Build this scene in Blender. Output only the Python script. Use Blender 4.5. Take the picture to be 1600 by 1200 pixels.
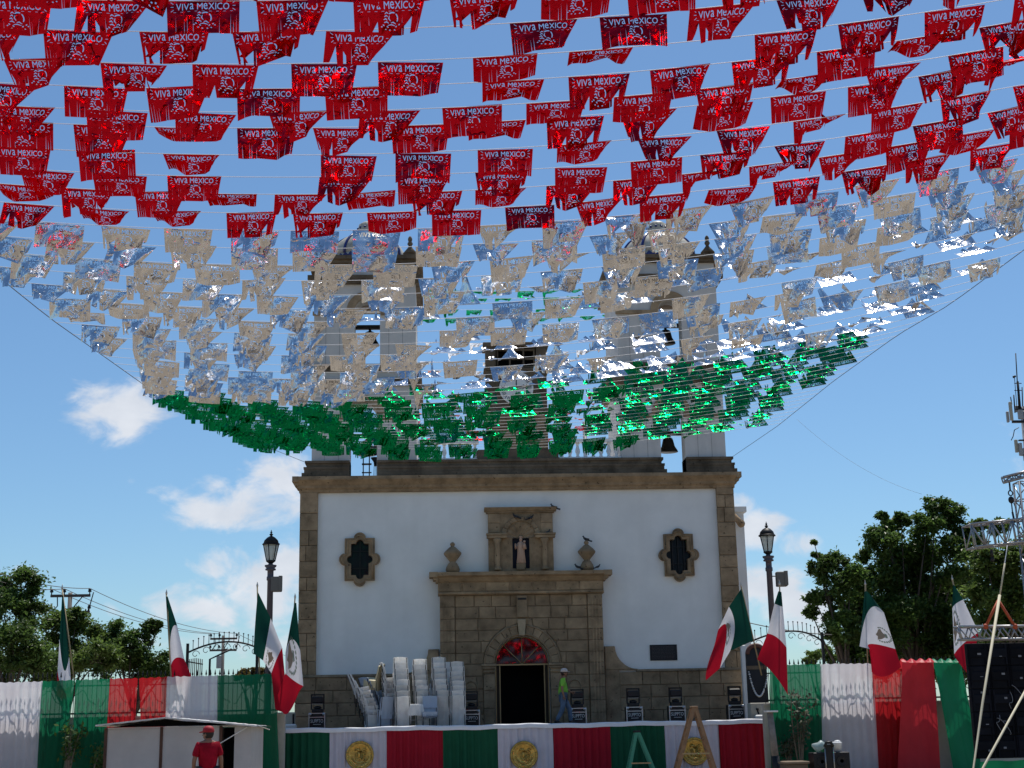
import bpy, bmesh, math, random
import numpy as np
from mathutils import Vector, Matrix
from mathutils.geometry import delaunay_2d_cdt
R = math.radians
rnd = random.Random(7)
for o in list(bpy.data.objects):
    bpy.data.objects.remove(o)
S = bpy.context.scene
COL = S.collection

# ------------------------------------------------------------------ camera
YAW, PITCH, ROLL, FPX = 0.0530234, 0.23817354, -0.02019044, 2221.255
EYE = Vector((0, 0, 1.6))
_f = Vector((math.sin(YAW)*math.cos(PITCH), math.cos(YAW)*math.cos(PITCH), math.sin(PITCH)))
_r0 = Vector((math.cos(YAW), -math.sin(YAW), 0)); _u0 = _r0.cross(_f)
_r = _r0*math.cos(ROLL)+_u0*math.sin(ROLL); _u = -_r0*math.sin(ROLL)+_u0*math.cos(ROLL)
cd = bpy.data.cameras.new('camera'); cam = bpy.data.objects.new('camera', cd); COL.objects.link(cam)
cd.sensor_width = 36; cd.lens = 36*FPX/1600; cd.clip_start = .1; cd.clip_end = 6000
cam.matrix_world = Matrix(((_r.x, _u.x, -_f.x, EYE.x), (_r.y, _u.y, -_f.y, EYE.y), (_r.z, _u.z, -_f.z, EYE.z), (0, 0, 0, 1)))
S.camera = cam

def P(px, py, Y):
    px, py, Y = float(px), float(py), float(Y)
    """the point of the place at depth Y that was surveyed from the photograph"""
    d = _f+(px-800)/FPX*_r+(600-py)/FPX*_u
    return EYE+d*(Y/d.y)
def azel(px, py):
    d = (_f+(px-800)/FPX*_r+(600-py)/FPX*_u).normalized()
    return math.atan2(d.x, d.y), math.asin(d.z)

# ------------------------------------------------------------------ sky, sun, exposure
SUN_AZ, SUN_EL = R(25), R(67)
W = bpy.data.worlds.new("World"); S.world = W; W.use_nodes = True
wt = W.node_tree; wt.nodes.clear()
def wn(t, **k):
    n = wt.nodes.new(t)
    for a, b in k.items(): setattr(n, a, b)
    return n
def wl(a, b): wt.links.new(a, b)
def wm(op, a, b=None, c=None, clamp=False):
    n = wn('ShaderNodeMath', operation=op, use_clamp=clamp)
    for i, v in enumerate((a, b, c)):
        if v is None: continue
        if isinstance(v, (int, float)): n.inputs[i].default_value = v
        else: wl(v, n.inputs[i])
    return n.outputs[0]
sky = wn('ShaderNodeTexSky', sky_type='NISHITA', sun_disc=False, sun_elevation=SUN_EL, sun_rotation=SUN_AZ, air_density=1.0, dust_density=.5, ozone_density=3.0)
tc = wn('ShaderNodeTexCoord'); sep = wn('ShaderNodeSeparateXYZ'); wl(tc.outputs['Generated'], sep.inputs[0])
az = wm('ARCTAN2', sep.outputs[0], sep.outputs[1]); el = wm('ARCSINE', sep.outputs[2])
comb = wn('ShaderNodeCombineXYZ'); wl(az, comb.inputs[0]); wl(el, comb.inputs[1])
# clouds: soft blobs in azimuth/elevation broken up by fractal noise, and a loose band of the same clouds all round the horizon
blobs = [(190,635,95,54,1),(140,655,60,34,.9),(200,668,65,28,.75),(250,645,48,20,.5),(430,765,115,55,1.1),(370,800,125,38,1),(300,800,60,16,.55),(262,770,55,22,.75),(205,752,15,18,.6),
         (345,882,55,38,1),(410,925,125,52,1.1),(325,945,110,46,1),(445,875,65,46,.95),(215,903,20,9,.6),(20,893,36,14,.8),(430,990,100,44,.8),(150,960,60,18,.6),(300,1000,110,30,.6),(90,1000,60,22,.5),
         (1185,830,66,42,1),(1245,848,48,30,.95),(1200,915,78,52,1.1),(1235,950,78,50,1.05),(1150,800,40,30,.8),(1160,1010,90,36,.85),(1270,1000,50,40,.7),
         (1560,345,60,20,.5),(1585,700,30,60,.4),(1500,785,40,20,.45),(820,610,260,60,.35),(950,980,120,30,.8)]
cov = None
for (x, y, rx, ry, s) in blobs:
    a, e = azel(x, y)
    v = wn('ShaderNodeVectorMath', operation='SUBTRACT'); wl(comb.outputs[0], v.inputs[0]); v.inputs[1].default_value = (a, e, 0)
    m = wn('ShaderNodeVectorMath', operation='MULTIPLY'); wl(v.outputs[0], m.inputs[0]); m.inputs[1].default_value = (FPX/rx/1.35, FPX/ry/1.35, 0)
    l = wn('ShaderNodeVectorMath', operation='LENGTH'); wl(m.outputs[0], l.inputs[0])
    mr = wn('ShaderNodeMapRange', interpolation_type='SMOOTHSTEP'); wl(l.outputs['Value'], mr.inputs[0])
    mr.inputs[1].default_value = 1.15; mr.inputs[2].default_value = .1; mr.inputs[3].default_value = 0; mr.inputs[4].default_value = s
    cov = mr.outputs[0] if cov is None else wm('MAXIMUM', cov, mr.outputs[0])
# the rest of the horizon, outside the surveyed sector
mp = wn('ShaderNodeMapping'); wl(comb.outputs[0], mp.inputs[0]); mp.inputs['Scale'].default_value = (5, 9, 1)
nb = wn('ShaderNodeTexNoise'); wl(mp.outputs[0], nb.inputs[0]); nb.inputs['Scale'].default_value = 1.0; nb.inputs['Detail'].default_value = 1
band = wn('ShaderNodeMapRange', interpolation_type='SMOOTHSTEP'); wl(nb.outputs[0], band.inputs[0]); band.inputs[1].default_value = .5; band.inputs[2].default_value = .72
low = wn('ShaderNodeMapRange', interpolation_type='SMOOTHSTEP'); wl(el, low.inputs[0]); low.inputs[1].default_value = .5; low.inputs[2].default_value = .12
out = wn('ShaderNodeMapRange', interpolation_type='SMOOTHSTEP'); wl(wm('ABSOLUTE', wm('SUBTRACT', az, YAW)), out.inputs[0]); out.inputs[1].default_value = .42; out.inputs[2].default_value = .6
band_all = wm('MULTIPLY', wm('MULTIPLY', band.outputs[0], low.outputs[0]), out.outputs[0])
cov = wm('MAXIMUM', cov, band_all)
mp2 = wn('ShaderNodeMapping'); wl(comb.outputs[0], mp2.inputs[0]); mp2.inputs['Scale'].default_value = (27, 42, 1); mp2.inputs['Rotation'].default_value = (0, 0, .35)
n1 = wn('ShaderNodeTexNoise'); wl(mp2.outputs[0], n1.inputs[0]); n1.inputs['Scale'].default_value = 1.0; n1.inputs['Detail'].default_value = 9; n1.inputs['Roughness'].default_value = .58; n1.inputs['Distortion'].default_value = .35
dens = wm('ADD', wm('MULTIPLY', cov, 1.0), wm('MULTIPLY', wm('SUBTRACT', n1.outputs[0], .5), 2.5))
dm = wn('ShaderNodeMapRange', interpolation_type='SMOOTHSTEP'); wl(dens, dm.inputs[0]); dm.inputs[1].default_value = .40; dm.inputs[2].default_value = 1.16
gate = wn('ShaderNodeMapRange', interpolation_type='SMOOTHSTEP'); wl(cov, gate.inputs[0]); gate.inputs[1].default_value = 0; gate.inputs[2].default_value = .25
dens = wm('MULTIPLY', wm('MULTIPLY', dm.outputs[0], gate.outputs[0]), .93)
mp3 = wn('ShaderNodeMapping'); wl(comb.outputs[0], mp3.inputs[0]); mp3.inputs['Scale'].default_value = (30, 40, 1); mp3.inputs['Location'].default_value = (.2, -.35, 0)
n2 = wn('ShaderNodeTexNoise'); wl(mp3.outputs[0], n2.inputs[0]); n2.inputs['Scale'].default_value = 1.0; n2.inputs['Detail'].default_value = 5
cc = wn('ShaderNodeMix', data_type='RGBA'); wl(n2.outputs[0], cc.inputs[0]); cc.inputs[6].default_value = (5.6, 6.1, 7.0, 1); cc.inputs[7].default_value = (9.2, 9.4, 9.8, 1)
SKY_TINT = (.83, 1.05, 1.17, 1)
tint = wn('ShaderNodeMix', data_type='RGBA', blend_type='MULTIPLY'); tint.inputs[0].default_value = 1; wl(sky.outputs[0], tint.inputs[6]); tint.inputs[7].default_value = SKY_TINT
mx = wn('ShaderNodeMix', data_type='RGBA'); wl(dens, mx.inputs[0]); wl(tint.outputs[2], mx.inputs[6]); wl(cc.outputs[2], mx.inputs[7])
bg = wn('ShaderNodeBackground'); bg.inputs[1].default_value = .09; wl(mx.outputs[2], bg.inputs[0])
wo = wn('ShaderNodeOutputWorld'); wl(bg.outputs[0], wo.inputs[0])
sd = bpy.data.lights.new('sun', 'SUN'); sd.energy = 4.2; sd.angle = R(.53); sd.color = (1, .95, .87)
so = bpy.data.objects.new('sun', sd); COL.objects.link(so)
sdir = Vector((math.sin(SUN_AZ)*math.cos(SUN_EL), math.cos(SUN_AZ)*math.cos(SUN_EL), math.sin(SUN_EL)))
so.rotation_euler = sdir.to_track_quat('Z', 'Y').to_euler(); so.location = sdir*60
S.view_settings.view_transform = 'Standard'; S.view_settings.look = 'None'; S.view_settings.exposure = 0.14; S.view_settings.gamma = 1
S.view_settings.use_curve_mapping = False
S.render.engine = 'CYCLES'
S.cycles.max_bounces = 8; S.cycles.transparent_max_bounces = 12; S.cycles.sample_clamp_indirect = 8

# ------------------------------------------------------------------ helpers
WLOC = {}
def tag(o, label=None, cat=None, group=None, kind=None):
    if label: o['label'] = label
    if cat: o['category'] = cat
    if group: o['group'] = group
    if kind: o['kind'] = kind
    return o
def thing(name, label, cat, loc, group=None):
    o = bpy.data.objects.new(name, None); COL.objects.link(o); o.location = loc; o.empty_display_size = .1
    WLOC[o] = Vector(loc); return tag(o, label, cat, group)
def link(name, me, parent=None, loc=None):
    o = bpy.data.objects.new(name, me); COL.objects.link(o)
    if parent: o.parent = parent
    if loc is not None: o.location = loc
    WLOC[o] = (WLOC[parent] if parent else Vector((0, 0, 0)))+(Vector(loc) if loc is not None else Vector((0, 0, 0)))
    return o
class MB:
    def __init__(s): s.v = []; s.f = []; s.m = []; s.sm = []
    def add(s, vs, fs, mi=0, smooth=False):
        b = len(s.v); s.v += [tuple(v) for v in vs]
        for f in fs: s.f.append([i+b for i in f]); s.m.append(mi); s.sm.append(smooth)
        return s
    def box(s, x0, x1, y0, y1, z0, z1, mi=0, bev=0):
        if bev:
            b = bev; vs = []
            for z, e in ((z0, b), (z0+b, 0), (z1-b, 0), (z1, b)):
                vs += [(x0+e, y0+e, z), (x1-e, y0+e, z), (x1-e, y1-e, z), (x0+e, y1-e, z)]
            fs = [(3, 2, 1, 0), (12, 13, 14, 15)]
            for k in range(3):
                for i in range(4): fs.append((4*k+i, 4*k+(i+1) % 4, 4*k+4+(i+1) % 4, 4*k+4+i))
            return s.add(vs, fs, mi)
        return s.add([(x0, y0, z0), (x1, y0, z0), (x1, y1, z0), (x0, y1, z0), (x0, y0, z1), (x1, y0, z1), (x1, y1, z1), (x0, y1, z1)],
                     [(3, 2, 1, 0), (4, 5, 6, 7), (0, 1, 5, 4), (1, 2, 6, 5), (2, 3, 7, 6), (3, 0, 4, 7)], mi)
    def prism(s, poly, y0, y1, mi=0, bev=0):
        """poly in (x, z), counter-clockwise seen from the camera side (-Y); extruded y0..y1, front at y0"""
        n = len(poly)
        if bev:
            c = Vector((sum(p[0] for p in poly)/n, sum(p[1] for p in poly)/n))
            inn = []
            for p in poly:
                d = c-Vector(p); L = d.length or 1; inn.append(Vector(p)+d*min(.4, bev*1.4/L))
            vs = [(p[0], y0, p[1]) for p in inn]+[(p[0], y0+bev, p[1]) for p in poly]+[(p[0], y1, p[1]) for p in poly]
            fs = [tuple(range(n))]
            for k in (0, 1):
                for i in range(n): j = (i+1) % n; fs.append((k*n+j, k*n+i, k*n+n+i, k*n+n+j))
            return s.add(vs, fs, mi)
        vs = [(p[0], y0, p[1]) for p in poly]+[(p[0], y1, p[1]) for p in poly]
        fs = [tuple(range(n)), tuple(range(2*n-1, n-1, -1))]
        for i in range(n): j = (i+1) % n; fs.append((j, i, n+i, n+j))
        return s.add(vs, fs, mi)
    def profile_x(s, prof, x0, x1, mi=0):
        """prof: (y, z) loop extruded along X"""
        n = len(prof); vs = [(x0, y, z) for y, z in prof]+[(x1, y, z) for y, z in prof]
        fs = [tuple(range(n)), tuple(range(2*n-1, n-1, -1))]
        for i in range(n): j = (i+1) % n; fs.append((i, n+i, n+j, j))
        return s.add(vs, fs, mi)
    def tube(s, pts, r, n=6, mi=0, smooth=True, cap=True):
        pts = [Vector(p) for p in pts]; rs = r if isinstance(r, (list, tuple)) else [r]*len(pts)
        vs = []; N = len(pts); prev = None
        for i, p in enumerate(pts):
            t = (pts[min(i+1, N-1)]-pts[max(i-1, 0)]).normalized()
            a = prev if prev is not None and abs(prev.dot(t)) < .95 else (Vector((0, 0, 1)) if abs(t.z) < .9 else Vector((1, 0, 0)))
            b = t.cross(a).normalized(); a = b.cross(t).normalized(); prev = a
            for k in range(n): q = 2*math.pi*k/n; vs.append(p+(a*math.cos(q)+b*math.sin(q))*rs[i])
        fs = []
        for i in range(N-1):
            for k in range(n): j = (k+1) % n; fs.append((i*n+k, i*n+j, (i+1)*n+j, (i+1)*n+k))
        if cap: fs += [tuple(range(n-1, -1, -1)), tuple((N-1)*n+k for k in range(n))]
        return s.add(vs, fs, mi, smooth)
    def lathe(s, prof, c, n=16, mi=0, smooth=True, sx=1, sy=1, rot=0):
        """prof: (radius, z) from bottom to top"""
        vs = []; N = len(prof)
        for r_, z in prof:
            for k in range(n):
                q = 2*math.pi*k/n+rot; vs.append((c[0]+r_*math.cos(q)*sx, c[1]+r_*math.sin(q)*sy, c[2]+z))
        fs = []
        for i in range(N-1):
            for k in range(n): j = (k+1) % n; fs.append((i*n+k, i*n+j, (i+1)*n+j, (i+1)*n+k))
        fs += [tuple(range(n-1, -1, -1)), tuple((N-1)*n+k for k in range(n))]
        return s.add(vs, fs, mi, smooth)
    def ball(s, c, r, n=10, mi=0, sx=1, sy=1, sz=1):
        prof = [(max(.001, r*math.sin(math.pi*i/(n//2+2))), -r*sz*math.cos(math.pi*i/(n//2+2))) for i in range(n//2+3)]
        return s.lathe(prof, c, n, mi, True, sx, sy)
    def grid(s, rows, mi=0, smooth=True, closed=False):
        nr, nc = len(rows), len(rows[0]); vs = [p for r_ in rows for p in r_]; fs = []
        for i in range(nr-1):
            for j in range(nc-1): fs.append((i*nc+j, i*nc+j+1, (i+1)*nc+j+1, (i+1)*nc+j))
        return s.add(vs, fs, mi, smooth)
    def mesh(s, name, mats, off=(0, 0, 0)):
        me = bpy.data.meshes.new(name); o = Vector(off)
        me.from_pydata([(v[0]-o.x, v[1]-o.y, v[2]-o.z) for v in s.v], [], s.f)
        for m in (mats if isinstance(mats, (list, tuple)) else [mats]): me.materials.append(m)
        if any(s.m): me.polygons.foreach_set('material_index', s.m)
        me.polygons.foreach_set('use_smooth', s.sm); me.update(); return me
    def build(s, name, mats, parent=None, label=None):
        """a child (vertices given in place), or a top-level mesh with its origin at its base"""
        if parent: o = link(name, s.mesh(name, mats, WLOC[parent]), parent)
        else:
            a = np.array(s.v); off = ((a[:, 0].min()+a[:, 0].max())/2, (a[:, 1].min()+a[:, 1].max())/2, a[:, 2].min())
            o = link(name, s.mesh(name, mats, off), None, off)
        if label: o['label'] = label
        return o
def copy_tree(o, parent=None):
    c = o.copy(); COL.objects.link(c); c.parent = parent
    for ch in list(o.children): copy_tree(ch, c)
    return c
def lerp(a, b, t): return a+(b-a)*t
def interp(tab, x): return float(np.interp(x, [t[0] for t in tab], [t[1] for t in tab]))

# ------------------------------------------------------------------ materials
def mat(name, col, rough=.65, metal=0, var=0, vscale=3, rand=0, bump=0, bscale=30, bdist=.01, spec=.4, transl=0, sheer=0, pits=0, coord='Position', coat=0, streak=0):
    m = bpy.data.materials.new(name); m.use_nodes = True; t = m.node_tree; N = t.nodes; L = t.links
    b = N['Principled BSDF']; b.inputs['Roughness'].default_value = rough; b.inputs['Metallic'].default_value = metal
    b.inputs['Specular IOR Level'].default_value = spec; b.inputs['Coat Weight'].default_value = coat
    c4 = (*col, 1); src = None
    if coord == 'Position': g = N.new('ShaderNodeNewGeometry'); co = g.outputs['Position']
    else: g = N.new('ShaderNodeTexCoord'); co = g.outputs['Object']
    oi = N.new('ShaderNodeObjectInfo')
    cur = None
    if var:
        n = N.new('ShaderNodeTexNoise'); L.new(co, n.inputs['Vector']); n.inputs['Scale'].default_value = vscale; n.inputs['Detail'].default_value = 6; n.inputs['Roughness'].default_value = .6
        r = N.new('ShaderNodeMapRange'); L.new(n.outputs[0], r.inputs[0]); r.inputs[1].default_value = .3; r.inputs[2].default_value = .7
        x = N.new('ShaderNodeMix'); x.data_type = 'RGBA'; L.new(r.outputs[0], x.inputs[0])
        x.inputs[6].default_value = (*[c*(1-var) for c in col], 1); x.inputs[7].default_value = (*[min(1, c*(1+var)) for c in col], 1); cur = x.outputs[2]
    if streak:      # rain streaks running down
        mp_ = N.new('ShaderNodeMapping'); L.new(co, mp_.inputs[0]); mp_.inputs['Scale'].default_value = (1.5, 1.5, .16)
        v = N.new('ShaderNodeTexNoise'); L.new(mp_.outputs[0], v.inputs['Vector']); v.inputs['Scale'].default_value = 1; v.inputs['Detail'].default_value = 7
        r = N.new('ShaderNodeMapRange'); L.new(v.outputs[0], r.inputs[0]); r.inputs[1].default_value = .5; r.inputs[2].default_value = .75; r.inputs[3].default_value = 1; r.inputs[4].default_value = 1-streak
        x = N.new('ShaderNodeMix'); x.data_type = 'RGBA'; x.blend_type = 'MULTIPLY'; x.inputs[0].default_value = 1
        if cur: L.new(cur, x.inputs[6])
        else: x.inputs[6].default_value = c4
        L.new(r.outputs[0], x.inputs[7]); cur = x.outputs[2]
    if pits:
        v = N.new('ShaderNodeTexNoise'); L.new(co, v.inputs['Vector']); v.inputs['Scale'].default_value = 9; v.inputs['Detail'].default_value = 3
        r = N.new('ShaderNodeMapRange'); L.new(v.outputs[0], r.inputs[0]); r.inputs[1].default_value = .66; r.inputs[2].default_value = .72; r.inputs[3].default_value = 1; r.inputs[4].default_value = 1-pits
        x = N.new('ShaderNodeMix'); x.data_type = 'RGBA'; x.blend_type = 'MULTIPLY'; x.inputs[0].default_value = 1
        if cur: L.new(cur, x.inputs[6])
        else: x.inputs[6].default_value = c4
        L.new(r.outputs[0], x.inputs[7]); cur = x.outputs[2]
    if rand:
        r = N.new('ShaderNodeMapRange'); L.new(oi.outputs['Random'], r.inputs[0]); r.inputs[3].default_value = 1-rand; r.inputs[4].default_value = 1+rand
        x = N.new('ShaderNodeMix'); x.data_type = 'RGBA'; x.blend_type = 'MULTIPLY'; x.inputs[0].default_value = 1
        if cur: L.new(cur, x.inputs[6])
        else: x.inputs[6].default_value = c4
        L.new(r.outputs[0], x.inputs[7]); cur = x.outputs[2]
    if cur: L.new(cur, b.inputs['Base Color'])
    else: b.inputs['Base Color'].default_value = c4
    nb_ = None
    if bump:
        n = N.new('ShaderNodeTexNoise'); n.noise_dimensions = '4D'; L.new(co, n.inputs['Vector']); n.inputs['Scale'].default_value = bscale; n.inputs['Detail'].default_value = 5
        w = N.new('ShaderNodeMath'); w.operation = 'MULTIPLY'; L.new(oi.outputs['Random'], w.inputs[0]); w.inputs[1].default_value = 20; L.new(w.outputs[0], n.inputs['W'])
        bp = N.new('ShaderNodeBump'); bp.inputs['Strength'].default_value = bump; bp.inputs['Distance'].default_value = bdist; L.new(n.outputs[0], bp.inputs['Height'])
        L.new(bp.outputs[0], b.inputs['Normal']); nb_ = bp.outputs[0]
    outp = N['Material Output']; sh = b.outputs[0]
    if transl:
        tr = N.new('ShaderNodeBsdfTranslucent')
        if cur: L.new(cur, tr.inputs[0])
        else: tr.inputs[0].default_value = c4
        x = N.new('ShaderNodeMixShader'); x.inputs[0].default_value = transl; L.new(sh, x.inputs[1]); L.new(tr.outputs[0], x.inputs[2]); sh = x.outputs[0]
    if sheer:
        tp = N.new('ShaderNodeBsdfTransparent'); x = N.new('ShaderNodeMixShader'); x.inputs[0].default_value = sheer; L.new(sh, x.inputs[1]); L.new(tp.outputs[0], x.inputs[2]); sh = x.outputs[0]
    L.new(sh, outp.inputs['Surface'])
    return m
def foil(name, col, rough, bs=.5, det=2.5, vor=.13, cs=26, cw=.5, ms=7, dent=.8):
    m = bpy.data.materials.new(name); m.use_nodes = True; t = m.node_tree; N = t.nodes; L = t.links
    b = N['Principled BSDF']; b.inputs['Base Color'].default_value = (*col, 1); b.inputs['Metallic'].default_value = 1; b.inputs['Roughness'].default_value = rough; mxc = max(col); b.inputs['Specular Tint'].default_value = (*[.05+.95*c/mxc for c in col], 1)
    g = N.new('ShaderNodeTexCoord'); oi = N.new('ShaderNodeObjectInfo')
    w = N.new('ShaderNodeMath'); w.operation = 'MULTIPLY'; L.new(oi.outputs['Random'], w.inputs[0]); w.inputs[1].default_value = 40
    n = N.new('ShaderNodeTexNoise'); n.noise_dimensions = '4D'; L.new(g.outputs['Object'], n.inputs['Vector']); L.new(w.outputs[0], n.inputs['W'])
    n.inputs['Scale'].default_value = ms; n.inputs['Detail'].default_value = det; n.inputs['Distortion'].default_value = .6
    v = N.new('ShaderNodeTexVoronoi'); v.voronoi_dimensions = '4D'; L.new(g.outputs['Object'], v.inputs['Vector']); L.new(w.outputs[0], v.inputs['W']); v.inputs['Scale'].default_value = 14
    a = N.new('ShaderNodeMath'); a.operation = 'MULTIPLY_ADD'; L.new(v.outputs['Distance'], a.inputs[0]); a.inputs[1].default_value = vor; L.new(n.outputs[0], a.inputs[2])
    # crumpled patches: fine crinkles where a broad mask says so, smooth film elsewhere
    n3 = N.new('ShaderNodeTexNoise'); n3.noise_dimensions = '4D'; L.new(g.outputs['Object'], n3.inputs['Vector']); L.new(w.outputs[0], n3.inputs['W']); n3.inputs['Scale'].default_value = cs; n3.inputs['Detail'].default_value = 2
    n4 = N.new('ShaderNodeTexNoise'); n4.noise_dimensions = '4D'; L.new(g.outputs['Object'], n4.inputs['Vector']); L.new(w.outputs[0], n4.inputs['W']); n4.inputs['Scale'].default_value = 4.5
    mk = N.new('ShaderNodeMapRange'); L.new(n4.outputs[0], mk.inputs[0]); mk.inputs[1].default_value = .46; mk.inputs[2].default_value = .58; mk.inputs[4].default_value = cw
    a2 = N.new('ShaderNodeMath'); a2.operation = 'MULTIPLY_ADD'; L.new(n3.outputs[0], a2.inputs[0]); L.new(mk.outputs[0], a2.inputs[1]); L.new(a.outputs[0], a2.inputs[2]); a = a2
    # scattered sharp dents and pinches that catch the sun
    n5 = N.new('ShaderNodeTexNoise'); n5.noise_dimensions = '4D'; L.new(g.outputs['Object'], n5.inputs['Vector']); L.new(w.outputs[0], n5.inputs['W']); n5.inputs['Scale'].default_value = 15; n5.inputs['Detail'].default_value = .5
    dr = N.new('ShaderNodeMapRange'); L.new(n5.outputs[0], dr.inputs[0]); dr.inputs[1].default_value = .62; dr.inputs[2].default_value = .78; dr.inputs[4].default_value = dent
    a3 = N.new('ShaderNodeMath'); a3.operation = 'ADD'; L.new(a.outputs[0], a3.inputs[0]); L.new(dr.outputs[0], a3.inputs[1]); a = a3
    bp = N.new('ShaderNodeBump'); bp.inputs['Strength'].default_value = bs; bp.inputs['Distance'].default_value = .042; L.new(a.outputs[0], bp.inputs['Height']); L.new(bp.outputs[0], b.inputs['Normal'])
    return m
stone = mat('cantera_stone', (.30, .215, .135), .9, var=.36, vscale=2.5, rand=.17, bump=.6, bscale=22, bdist=.02, spec=.15, pits=.7)
stone_dk = mat('weathered_stone', (.15, .115, .082), .92, streak=.45, var=.4, vscale=1.6, rand=.1, bump=.6, bscale=20, bdist=.02, spec=.1, pits=.5)
mortar = mat('mortar', (.30, .24, .17), .95, var=.2, spec=.1, bump=.3)
plaster = mat('white_plaster', (.83, .83, .82), .8, streak=.07, var=.07, vscale=.8, bump=.12, bscale=12, bdist=.01, spec=.2)
tower_white = mat('tower_paint', (.60, .575, .55), .8, streak=.2, var=.08, vscale=1.2, bump=.12, bscale=12, spec=.2)
black = mat('black_paint', (.012, .012, .014), .5)
int_shade = mat('interior_shade', (.006, .006, .007), .9, spec=.1)  # near-black colour standing in for the shade inside openings
gold = mat('gilded_metal', (.50, .34, .10), .3, 1, var=.35, vscale=9, bump=.9, bscale=16, bdist=.03)
brass = mat('brass_frame', (.42, .30, .16), .5, .4)
iron = mat('iron', (.02, .02, .022), .5, .5)
alu = mat('aluminium', (.33, .33, .34), .35, .8, var=.1)
steel_gray = mat('grey_steel', (.30, .30, .31), .5, .3, var=.1)
white_paint = mat('white_paint', (.78, .78, .77), .5, var=.04)
blue_tile = mat('blue_tile', (.02, .03, .16), .25, spec=.5)
dome_tile = mat('cream_dome', (.46, .42, .34), .5, var=.25, vscale=4, bump=.2)
statue_m = mat('pink_stone', (.52, .34, .25), .8, var=.12)
glass_dk = mat('dark_glass', (.05, .036, .036), .03, .94)
ground_m = mat('plaza_paving', (.335, .285, .215), .85, var=.25, vscale=.5, bump=.2)
skin_m = mat('skin', (.30, .16, .10), .5)
foil_red = foil('red_foil', (.60, .006, .020), .21, .8, 1, .03, 10, .4, 5, .8)
foil_white = foil('silver_foil', (.74, .74, .76), .19, .8, .6, .02, 9, .34, 4.0, .9)
foil_green = foil('green_foil', (.003, .22, .08), .22, .9, 1.5, .04, 10, .5, 5, 1.0)
# plaza paving: large slabs with dark joints, some slabs dirtier than others
_t = ground_m.node_tree; _b = _t.nodes['Principled BSDF']; _src = _b.inputs['Base Color'].links[0].from_socket
_g = _t.nodes.new('ShaderNodeNewGeometry'); _k = _t.nodes.new('ShaderNodeTexBrick'); _t.links.new(_g.outputs['Position'], _k.inputs['Vector']); _k.inputs['Scale'].default_value = .42
_k.inputs['Color1'].default_value = (1.15, 1.12, 1.08, 1); _k.inputs['Color2'].default_value = (.62, .62, .64, 1); _k.inputs['Mortar'].default_value = (.3, .3, .3, 1); _k.inputs['Mortar Size'].default_value = .03; _k.inputs['Bias'].default_value = -.25
_x = _t.nodes.new('ShaderNodeMix'); _x.data_type = 'RGBA'; _x.blend_type = 'MULTIPLY'; _x.inputs[0].default_value = 1; _t.links.new(_src, _x.inputs[6]); _t.links.new(_k.outputs['Color'], _x.inputs[7]); _t.links.new(_x.outputs[2], _b.inputs['Base Color'])
string_m = mat('string', (.75, .76, .78), .6)
cable_m = mat('cable', (.12, .11, .10), .6)
# ------------------------------------------------------------------ the ground
g = MB(); g.add([(-3000, -3000, 0), (3000, -3000, 0), (3000, 3000, 0), (-3000, 3000, 0)], [(0, 1, 2, 3)])
tag(g.build('ground', ground_m), kind='structure')

# ------------------------------------------------------------------ church
F = 50.0; CX = 2.8                       # facade plane, portal axis
church = thing('church', 'white church with brown stone portal and two domed bell towers behind the stage', 'church', (CX, F+.5, 0))
def rect(x0, x1, z0, z1): return [(x0, z0), (x1, z0), (x1, z1), (x0, z1)]
_blk = 0
def block(parent, poly, y0, depth=.2, m=stone):
    mb = MB(); mb.prism(poly, y0-rnd.uniform(0, .012), y0+depth, 0, bev=.014); return mb.build('stone_block', m, parent)
def course(parent, x0, x1, z0, z1, y0, lo=.55, hi=1.1, depth=.2, clip=None, start=0):
    """one course of blocks with open joints; clip(z)->(xa, xb) removes an opening"""
    j = .009; x = x0; cuts = [x0]
    while x1-x > hi: x += rnd.uniform(lo, hi); cuts.append(x)
    if len(cuts) > 1 and x1-cuts[-1] < lo*.6: cuts.pop()
    cuts.append(x1)
    for a, b in zip(cuts[:-1], cuts[1:]):
        segs = [(a, b)]
        if clip:
            lo_c = [clip(lerp(z0, z1, t)) for t in (0, .34, .67, 1)]; zz = [lerp(z0+j, z1-j, t) for t in (0, .34, .67, 1)]
            left = [min(b, c[0]) if c else b for c in lo_c]; right = [max(a, c[1]) if c else a for c in lo_c]
            if all(c is None for c in lo_c): pass
            else:
                mid = CX
                if a < mid and min(left)-a > .04 or (a < mid and max(min(v, mid) for v in left)-a > .12):
                    ee = [max(a+.03, min(v, mid, b)) for v in left]
                    block(parent, [(a+j, zz[0])]+[(e-j, z) for e, z in zip(ee, zz)]+[(a+j, zz[-1])], y0, depth)
                if b > mid and b-min(max(v, mid) for v in right) > .12:
                    ee = [min(b-.03, max(v, mid, a)) for v in right]
                    block(parent, [(ee[0]+j, zz[0]), (b-j, zz[0]), (b-j, zz[-1])]+[(e+j, z) for e, z in zip(ee[::-1], zz[::-1])], y0, depth)
                continue
        block(parent, rect(a+j, b-j, z0+j, z1-j), y0, depth)

XL, XR = -4.9, 10.5
DR = .94; ZS = 3.79                       # door arch radius, spring height
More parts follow.
